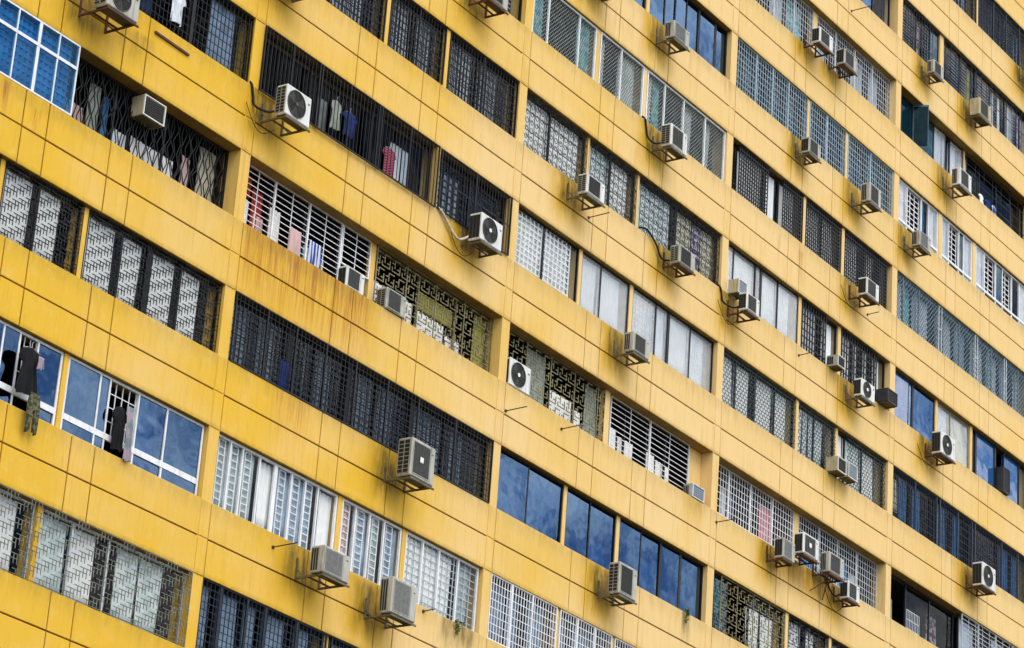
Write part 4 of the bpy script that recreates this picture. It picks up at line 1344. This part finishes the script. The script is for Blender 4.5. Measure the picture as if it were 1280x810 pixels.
# small weeds rooted in the joints under two sills
def weed(x, z, n, h, label):
    t = empty('weed_plant', (x, -.01, z))
    rnd = random.Random(int(x * 10))
    for i in range(n):
        m = MB()
        a = rnd.uniform(-1, 1)
        ln = h * rnd.uniform(.5, 1)
        m.tube([(x, 0, z), (x + a * .06, -.06, z + ln * .4), (x + a * .16, -.10, z + ln * (.5 if i % 3 else -.6))], .006, 4)
        for q in range(4):
            px, pz = x + a * .05 * (q + 1) * .8, z + ln * .16 * (q + 1) * (1 if i % 3 else -.8)
            k = len(m.v)
            dx_, dz_ = rnd.uniform(-.06, .06), rnd.uniform(-.05, .05)
            m.v += [(px, -.06, pz), (px + dx_ + .02, -.10, pz + .02), (px + dx_ * 1.6, -.07, pz + dz_ + .04), (px + dx_ - .02, -.05, pz + dz_)]
            m.f.append((k, k + 1, k + 2, k + 3))
        m.build('stem', 'weed_green', t)
    tag(t, label, 'plant')
weed(8.0, -7.86, 7, .32, 'small weed rooted in the mouldy wall below the white sash windows')
weed(16.9, -5.05, 6, .35, 'small weed trailing on the wall below the blue mirrored windows')

# ------------------------------------------------------------------ air conditioners
def bracket(t, x0, x1, z, out, mat, up=.34):
    for k, x in enumerate((x0 + .06, x1 - .06)):
        m = MB()
        m.box(x - .018, x + .018, -out, -.001, z - .045, z - .008)
        m.box(x - .018, x + .018, -.036, -.0015, z - .008, z + up)
        # gusset
        m.tube([(x, -.03, z + .15), (x, -.20, z - .02)], .010, 4)
        m.build('bracket_arm', mat, t)
    m = MB()
    m.box(x0 + .02, x1 + .04, -out - .002, -out + .028, z - .049, z - .012)
    m.box(x0 + .08, x1 - .08, -out * .45, -out * .45 + .026, z - .043, z - .012)
    m.build('bracket_rail', mat, t)

def ac_unit(k, X, Z, d, w, h, dep, kind, side, label):
    t = empty('air_conditioner', (X + w / 2, -d + dep / 2, Z))
    tag(t, label, 'air conditioner', 'air conditioners along the facade')
    yf, yb = -d, -d + dep
    rnd = random.Random(k)
    cm = rnd.choice(['casing', 'casing', 'casing_white'])
    if kind in ('round', 'squarehub'):
        cm = 'casing_white' if k not in ('a1', 'a8') else 'casing'
    if side == 'tan':
        cm = 'casing_tan'
    if side == 'black':
        cm = 'casing_black'
    win_ = kind.startswith('window')
    zb = Z + (.0 if win_ or k in ('a5', 'a6', 'a7') else .012)
    # casing: top, bottom, back half and front bezel around real recesses
    body = MB()
    body.chbox(X, X + w, yf, yb, zb, zb + h, .018 if not win_ else .008)
    body.build('casing', cm, t, recalc=True)
    un_ = MB().box(X + .03, X + w - .03, yf + .03, yb - .03, zb - .006, zb - .0005)
    un_.build('base_pan', 'underside', t)
    # left side
    if side in ('guard', 'dark', 'plain', 'black') and not (win_ and side == 'black'):
        sy0, sy1 = yf + dep * (.14 if side != 'plain' else .38), yb - .02
        MB().box(X - .004, X + .002, sy0, sy1, zb + .05, zb + h - .05).build('coil', 'coil', t)
        m = MB()
        if side == 'guard':
            for i in range(9):
                z = zb + .05 + (h - .1) * i / 8
                m.box(X - .014, X - .004, sy0, sy1, z - .006, z + .006)
            for i in range(3):
                y = sy0 + (sy1 - sy0) * i / 2
                m.box(X - .016, X - .004, y - .006, y + .006, zb + .045, zb + h - .045)
        else:
            for i in range(4):
                y = sy0 + (sy1 - sy0) * i / 3
                m.box(X - .011, X - .004, y - .005, y + .005, zb + .045, zb + h - .045)
        m.build('coil_guard', 'wire_grey' if side != 'dark' else 'grille_dark', t)
    # front
    if kind == 'round':
        r_ = min(h * .43, w * .36)
        cx, cz = X + w * .40, zb + h * .5
        MB().disc(cx, cz, yf - .004, yf + .01, r_, 32).build('fan_opening', 'coil', t)
        # fan blades behind the wires
        m = MB()
        for q in range(3):
            a0 = q * 2.094 + .4
            kk = len(m.v)
            for (rr, da, yy) in ((.15, -.25, -.006), (.92, -.42, -.005), (.92, .34, -.008), (.15, .3, -.0075)):
                m.v.append((cx + r_ * rr * math.cos(a0 + da), yf + yy, cz + r_ * rr * math.sin(a0 + da)))
            m.f.append((kk, kk + 1, kk + 2, kk + 3))
        m.build('fan_blades', 'grille_dark', t)
        m = MB()
        for q in range(1, 7):
            m.ring(cx, cz, yf - .014, r_ * q / 6.2, .005, 24)
        m.ring(cx, cz, yf - .010, r_ * 1.0, .016, 28)
        for q in range(8):
            a = q * math.pi / 4
            m.bar((cx + .04 * math.cos(a), cz + .04 * math.sin(a)), (cx + r_ * math.cos(a), cz + r_ * math.sin(a)), .006, .006, yf - .012)
        m.build('fan_guard', 'grille_dark', t)
        MB().disc(cx, cz, yf - .024, yf - .012, .045, 14).build('fan_hub', 'hub_white' if k != 'a3' and k != 'a1' else 'grille_dark', t)
        MB().box(X + w * .86, X + w * .86 + .05, yf - .004, yf + .002, zb + h * .72, zb + h * .72 + .035).build('badge', 'badge', t)
    elif kind.startswith('square'):
        fa, fb = X + w * .07, X + w * (.70 if kind != 'squarehub' else .76)
        za, zc = zb + h * .09, zb + h * .91
        gm = {'square': 'grille_dark', 'squaredark': 'coil', 'squaregrey': 'grille_grey', 'squarehub': 'grille_dark'}[kind]
        if k in ('a9', 'a10', 'a17'):
            gm = 'grille_grey'
        MB().chbox(fa, fb, yf - .008, yf + .012, za, zc, .006).build('front_grille', gm, t, recalc=True)
        m = MB()
        n = int((zc - za) / .03)
        lm = {'grille_grey': 'grille_grey', 'coil': 'grille_dark'}.get(gm, 'grille_dark')
        for q in range(1, n):
            z = za + (zc - za) * q / n
            m.box(fa + .012, fb - .012, yf - .015, yf - .008, z - .004, z + .004)
        for q in range(1, 6):
            x = fa + (fb - fa) * q / 6
            m.box(x - .003, x + .003, yf - .017, yf - .015, za + .01, zc - .01)
        m.build('louvre_bars', lm, t)
        m = MB()
        e = .014
        m.box(fa - e, fa, yf - .012, yf + .002, za - e, zc + e); m.box(fb, fb + e, yf - .012, yf + .002, za - e, zc + e)
        m.box(fa, fb, yf - .0125, yf + .002, za - e, za); m.box(fa, fb, yf - .0125, yf + .002, zc, zc + e)
        m.build('front_bezel', cm, t)
        if kind == 'squarehub':
            MB().chbox((fa + fb) / 2 - .055, (fa + fb) / 2 + .055, yf - .03, yf - .012, (za + zc) / 2 - .06, (za + zc) / 2 + .06, .01).build('fan_hub', 'hub_white', t, recalc=True)
        # service panel seam and badge on the plain right part
        MB().box(fb + w * .045, fb + w * .045 + .006, yf - .003, yf + .002, zb + .03, zb + h - .03).build('panel_seam', 'grille_grey', t)
        MB().box(X + w * .84, X + w * .84 + .055, yf - .004, yf + .002, zb + h * .78, zb + h * .78 + .022).build('badge', 'badge', t)
    else:
        gm = 'grille_blue' if kind == 'windowblue' else 'coil'
        e = .035
        MB().box(X + e, X + w - e, yf - .003, yf + .01, zb + e, zb + h - e).build('front_grille', gm, t)
        m = MB()
        n = max(3, int(h / .05))
        for q in range(1, n):
            z = zb + e + (h - 2 * e) * q / n
            m.box(X + e, X + w - e, yf - .012, yf - .003, z - .004, z + .004)
        m.build('louvre_bars', 'grille_dark' if gm == 'coil' else 'pale_grid', t)
        m = MB()
        f_ = .022
        m.box(X, X + f_, yf - .02, yf - .0005, zb, zb + h); m.box(X + w - f_, X + w, yf - .02, yf - .0005, zb, zb + h)
        m.box(X + f_, X + w - f_, yf - .019, yf - .0005, zb, zb + f_); m.box(X + f_, X + w - f_, yf - .019, yf - .0005, zb + h - f_, zb + h)
        m.build('front_frame', 'casing_white' if side != 'black' else 'casing_black', t)
    # bracket and line set
    if d > .4:
        rusty = k in ('a1', 'a15', 'a18', 'a21b', 'a26', 'a32', 'a33', 'a34', 'a35', 'a40', 'a41', 'a23', 'a24')
        bracket(t, X, X + w, Z, d, 'bracket_rust' if rusty else 'bracket_metal', .36 if h > .42 else .3)
        # insulated pipe from the back of the unit up to the window sill
        r2 = random.Random(k + 'h')
        zs = (math.floor((Z - .05) / H) * H + .70) if False else None
        sill = round((Z + .2) / H) * H + .72
        top = sill + .06
        if k in ('a3', 'a4', 'a15', 'a16', 'a21b', 'a33', 'a35'):
            x = X - .02
            m = MB()
            pts = [(X + .05, yb, Z + .14), (x - .10, yb + .08, Z + .06), (x - .20, -.05, Z + .20), (x - .26, -.03, (Z + sill) / 2 + .1), (x - .32, -.02, sill - .02), (x - .34, .06, top)]
            if k == 'a15':
                pts = [(X + .02, yb, Z + .1), (x - .12, -.08, Z + .12), (x - .35, -.05, Z + .40), (x - .75, -.04, Z + .60), (x - .95, .05, sill + .05)]
            if k == 'a4':
                pts = [(X + .02, yb, Z + .12), (x - .2, -.12, Z - .02), (x - .45, -.06, Z + .15), (x - .75, -.05, Z + .38), (x - .92, .03, sill + .06)]
            # Catmull-Rom smoothing
            sm = []
            P = [pts[0]] + pts + [pts[-1]]
            for i in range(1, len(P) - 2):
                p0, p1, p2, p3 = (Vector(P[i - 1]), Vector(P[i]), Vector(P[i + 1]), Vector(P[i + 2]))
                for s in range(5):
                    q = s / 5
                    sm.append(.5 * ((2 * p1) + (p2 - p0) * q + (2 * p0 - 5 * p1 + 4 * p2 - p3) * q * q + (3 * p1 - p0 - 3 * p2 + p3) * q ** 3))
            sm.append(Vector(pts[-1]))
            m.tube(sm, .024 if k != 'a4' else .03, 7)
            m.build('hose', 'hose_black' if r2.random() < .75 else 'hose_pale', t, smooth=True)
        if k in ('a3', 'a4', 'a26', 'a33', 'a35', 'a40', 'a21b'):
            m = MB()
            pts = []
            for s in range(13):
                q = s / 12
                pts.append((X - .45 + .75 * q, -.03 - .12 * q, Z + .18 * (1 - q) - .55 * math.sin(q * math.pi) * .6 - .1 * q))
            m.tube(pts, .008, 5)
            m.build('drooping_cable', 'hose_black', t, smooth=True)
    elif k in ('a27', 'a29', 'a30', 'a31', 'a21a'):
        for xs_ in (X + .04, X + w - .065):
            MB().box(xs_, xs_ + .025, yf + .02, .2, Z - .03, Z - .008).build('support_bar', 'bracket_metal', t)
    if k == 'a34':
        m = MB()
        m.tube([(X - .05, -.01, Z - .45), (X + .35, -.42, Z - .03)], .014, 5)
        m.tube([(X + .6, -.01, Z - .5), (X + .15, -.42, Z - .03)], .014, 5)
        m.build('brace', 'bracket_rust', t)
    return t

for a in AC:
    ac_unit(*a)

# ------------------------------------------------------------------ laundry
def garment(name, label, mat, x, y, z, w, h, kind='shirt', cat='clothes', seed=1, mat2=None, lean=0.0):
    """a hanging garment: outline swept over folds, front and back sheet closed into one skin"""
    rnd = random.Random(seed)
    if kind == 'shirt':
        prof = [(1.0, .34), (.97, .66), (.93, .86), (.80, 1.08), (.66, 1.12), (.655, .72), (.45, .68), (.2, .74), (0, .82)]
    elif kind == 'trousers':
        prof = [(1.0, .62), (.85, .74), (.7, .8), (.4, .72), (.2, .68), (0, .66)]
    elif kind == 'dress':
        prof = [(1.0, .36), (.97, .66), (.92, .86), (.80, 1.06), (.70, 1.08), (.695, .66), (.55, .64), (.35, .82), (.15, .98), (0, 1.04)]
    else:
        prof = [(1.0, 1.0), (.7, .97), (.4, .95), (.1, .98), (0, 1.0)]
    nx = 14
    m = MB()
    ph = rnd.uniform(0, 6)
    rows = []
    nz = 14
    for j in range(nz + 1):
        t = 1 - j / nz
        for (a, wa), (c, wc) in zip(prof, prof[1:]):
            if a >= t >= c:
                f = (a - t) / (a - c) if a != c else 0
                hw = (wa + (wc - wa) * f) * w / 2
                break
        rows.append((z + h * t, hw, t))
    for side in (0, 1):
        for (zz, hw, t) in rows:
            for i in range(nx + 1):
                u = i / nx * 2 - 1
                xx = x + u * hw + lean * (1 - t) * w
                puff = .016 * (1 - u * u) * (.5 + .5 * math.sin(t * 3)) * (1 if kind != 'towel' else .15)
                fold = (.026 * math.sin(u * 8 + ph + 2 * t) + .012 * math.sin(u * 17 - 3 * t + ph)) * (1.15 - t)
                split = 0
                if kind == 'trousers' and t < .62:
                    split = .5 * (.62 - t)
                    xx += (0.06 * w if u > 0 else -0.06 * w) * (.62 - t) / .62
                zz2 = zz + (.02 * math.sin(u * 5 + ph) if t < .02 else 0)
                m.v.append((xx, y + fold + (puff + .006 if side else -puff), zz2))
    s = nx + 1
    off = s * (nz + 1)
    for j in range(nz):
        for i in range(nx):
            if kind == 'trousers' and rows[j][2] < .60 and i == nx // 2:
                continue
            a = j * s + i
            m.f.append((a, a + s, a + s + 1, a + 1))
            m.f.append((off + a, off + a + 1, off + a + s + 1, off + a + s))
    for j in range(nz):
        a = j * s
        m.f.append((a, off + a, off + a + s, a + s))
        a = j * s + nx
        m.f.append((a, a + s, off + a + s, off + a))
    for i in range(nx):
        m.f.append((i, i + 1, off + i + 1, off + i))
    if mat2 is None:
        o = m.build(name, mat, None, smooth=True)
        tag(o, label, cat)
        return o
    t_ = empty(name, (x, y, z))
    m.build('cloth', mat, t_, smooth=True)
    h_ = MB()
    h_.tube([(x - w * .42, y, z + h * .93), (x, y - .005, z + h * 1.0), (x + w * .42, y, z + h * .93)], .008, 5)
    h_.tube([(x, y, z + h), (x, y, z + h + .09), (x + .03, y, z + h + .11)], .005, 5)
    h_.build('hanger', mat2, t_)
    tag(t_, label, cat)
    return t_

B0 = -W
# bay 0, row -2 sill at z = -7.7
garment('black_dress', 'black dress hanging outside the white framed window at the left edge', 'c_black', B0 + 3.95, -.10, -7.46, .50, .85, 'dress', 'dress', 3, 'silver_metal')
garment('camouflage_trousers', 'dark camouflage trousers hanging below the black dress', 'c_camo', B0 + 4.15, -.13, -8.08, .36, .70, 'trousers', 'trousers', 4)
garment('folded_scarf', 'pink and grey scarf tied round the black dress shoulders', 'c_greyblue', B0 + 4.14, -.17, -6.95, .14, .22, 'towel', 'scarf', 5)
garment('long_towel', 'long grey blue towel hung on the white frame between mirrored panes', 'c_greyblue', B0 + 6.62, -.06, -7.72, .20, .98, 'towel', 'towel', 6, lean=.25)
garment('dark_towel', 'dark cloth hung behind the long grey blue towel', 'c_black', B0 + 6.42, -.01, -7.6, .34, .80, 'shirt', 'clothes', 7)
# bay 1, row 1: clothes behind the cage
garment('pink_shirt', 'hot pink shirt hanging behind the black cage grille', 'c_hotpink', 4.52, .09, .78, .40, .62, 'shirt', 'shirt', 8, 'silver_metal')
garment('blue_shirt', 'royal blue shirt hanging behind the black cage grille', 'c_royal', 3.12, .09, 1.05, .42, .52, 'shirt', 'shirt', 9, 'silver_metal')
garment('grey_shirt', 'grey shirt hanging beside the royal blue shirt behind the cage', 'c_greygreen', 2.66, .09, 1.0, .34, .62, 'shirt', 'shirt', 10, 'silver_metal')
# bay 1, row 0
garment('pink_towel', 'pale pink towel draped over the white window bars', 'c_palepink', 1.98, .225, -2.06, .34, .60, 'towel', 'towel', 11)
garment('striped_towel', 'blue and white striped towel draped over the white window bars', 'c_stripe_blue', 2.62, .225, -2.06, .40, .58, 'towel', 'towel', 12)
# bay 1, row -1
garment('blue_cloth', 'bright blue cloth hanging behind the long black grid grille', 'c_royal', 1.92, .11, -4.88, .26, .62, 'towel', 'clothes', 13)
# bay 0, row 1
garment('pale_shirt', 'pale blue shirt hanging behind the black grid at the top left', 'c_bluewhite', B0 + 6.62, .04, .95, .42, .62, 'shirt', 'shirt', 14, 'silver_metal')
# bay 3, row 0
garment('pink_blanket', 'pink blanket hanging behind the white grid grille', 'c_pink', 2 * W + 3.02, .36, -2.05, .62, 1.02, 'towel', 'blanket', 15)
garment('blue_blanket', 'bright blue blanket behind the pale grid beside the clustered condensers', 'c_brightblue', 2 * W + 6.95, .36, -2.05, .6, .85, 'towel', 'blanket', 16)
# bay 4, row 5
for i, (du, mt, nm) in enumerate(((5.55, 'c_white', 'white'), (6.0, 'c_royal', 'royal blue'), (6.42, 'c_stripe_blue', 'blue striped'))):
    garment('hanging_clothes', nm + ' garment hanging low in the dark netted window near the right edge', mt, 3 * W + du, .12, 11.92, .34, .34, 'shirt', 'clothes', 20 + i)

print('windows', WCOUNT[0], 'objects', len(bpy.data.objects), 'tris', sum(len(o.data.polygons) for o in bpy.data.objects if o.type == 'MESH') * 2)
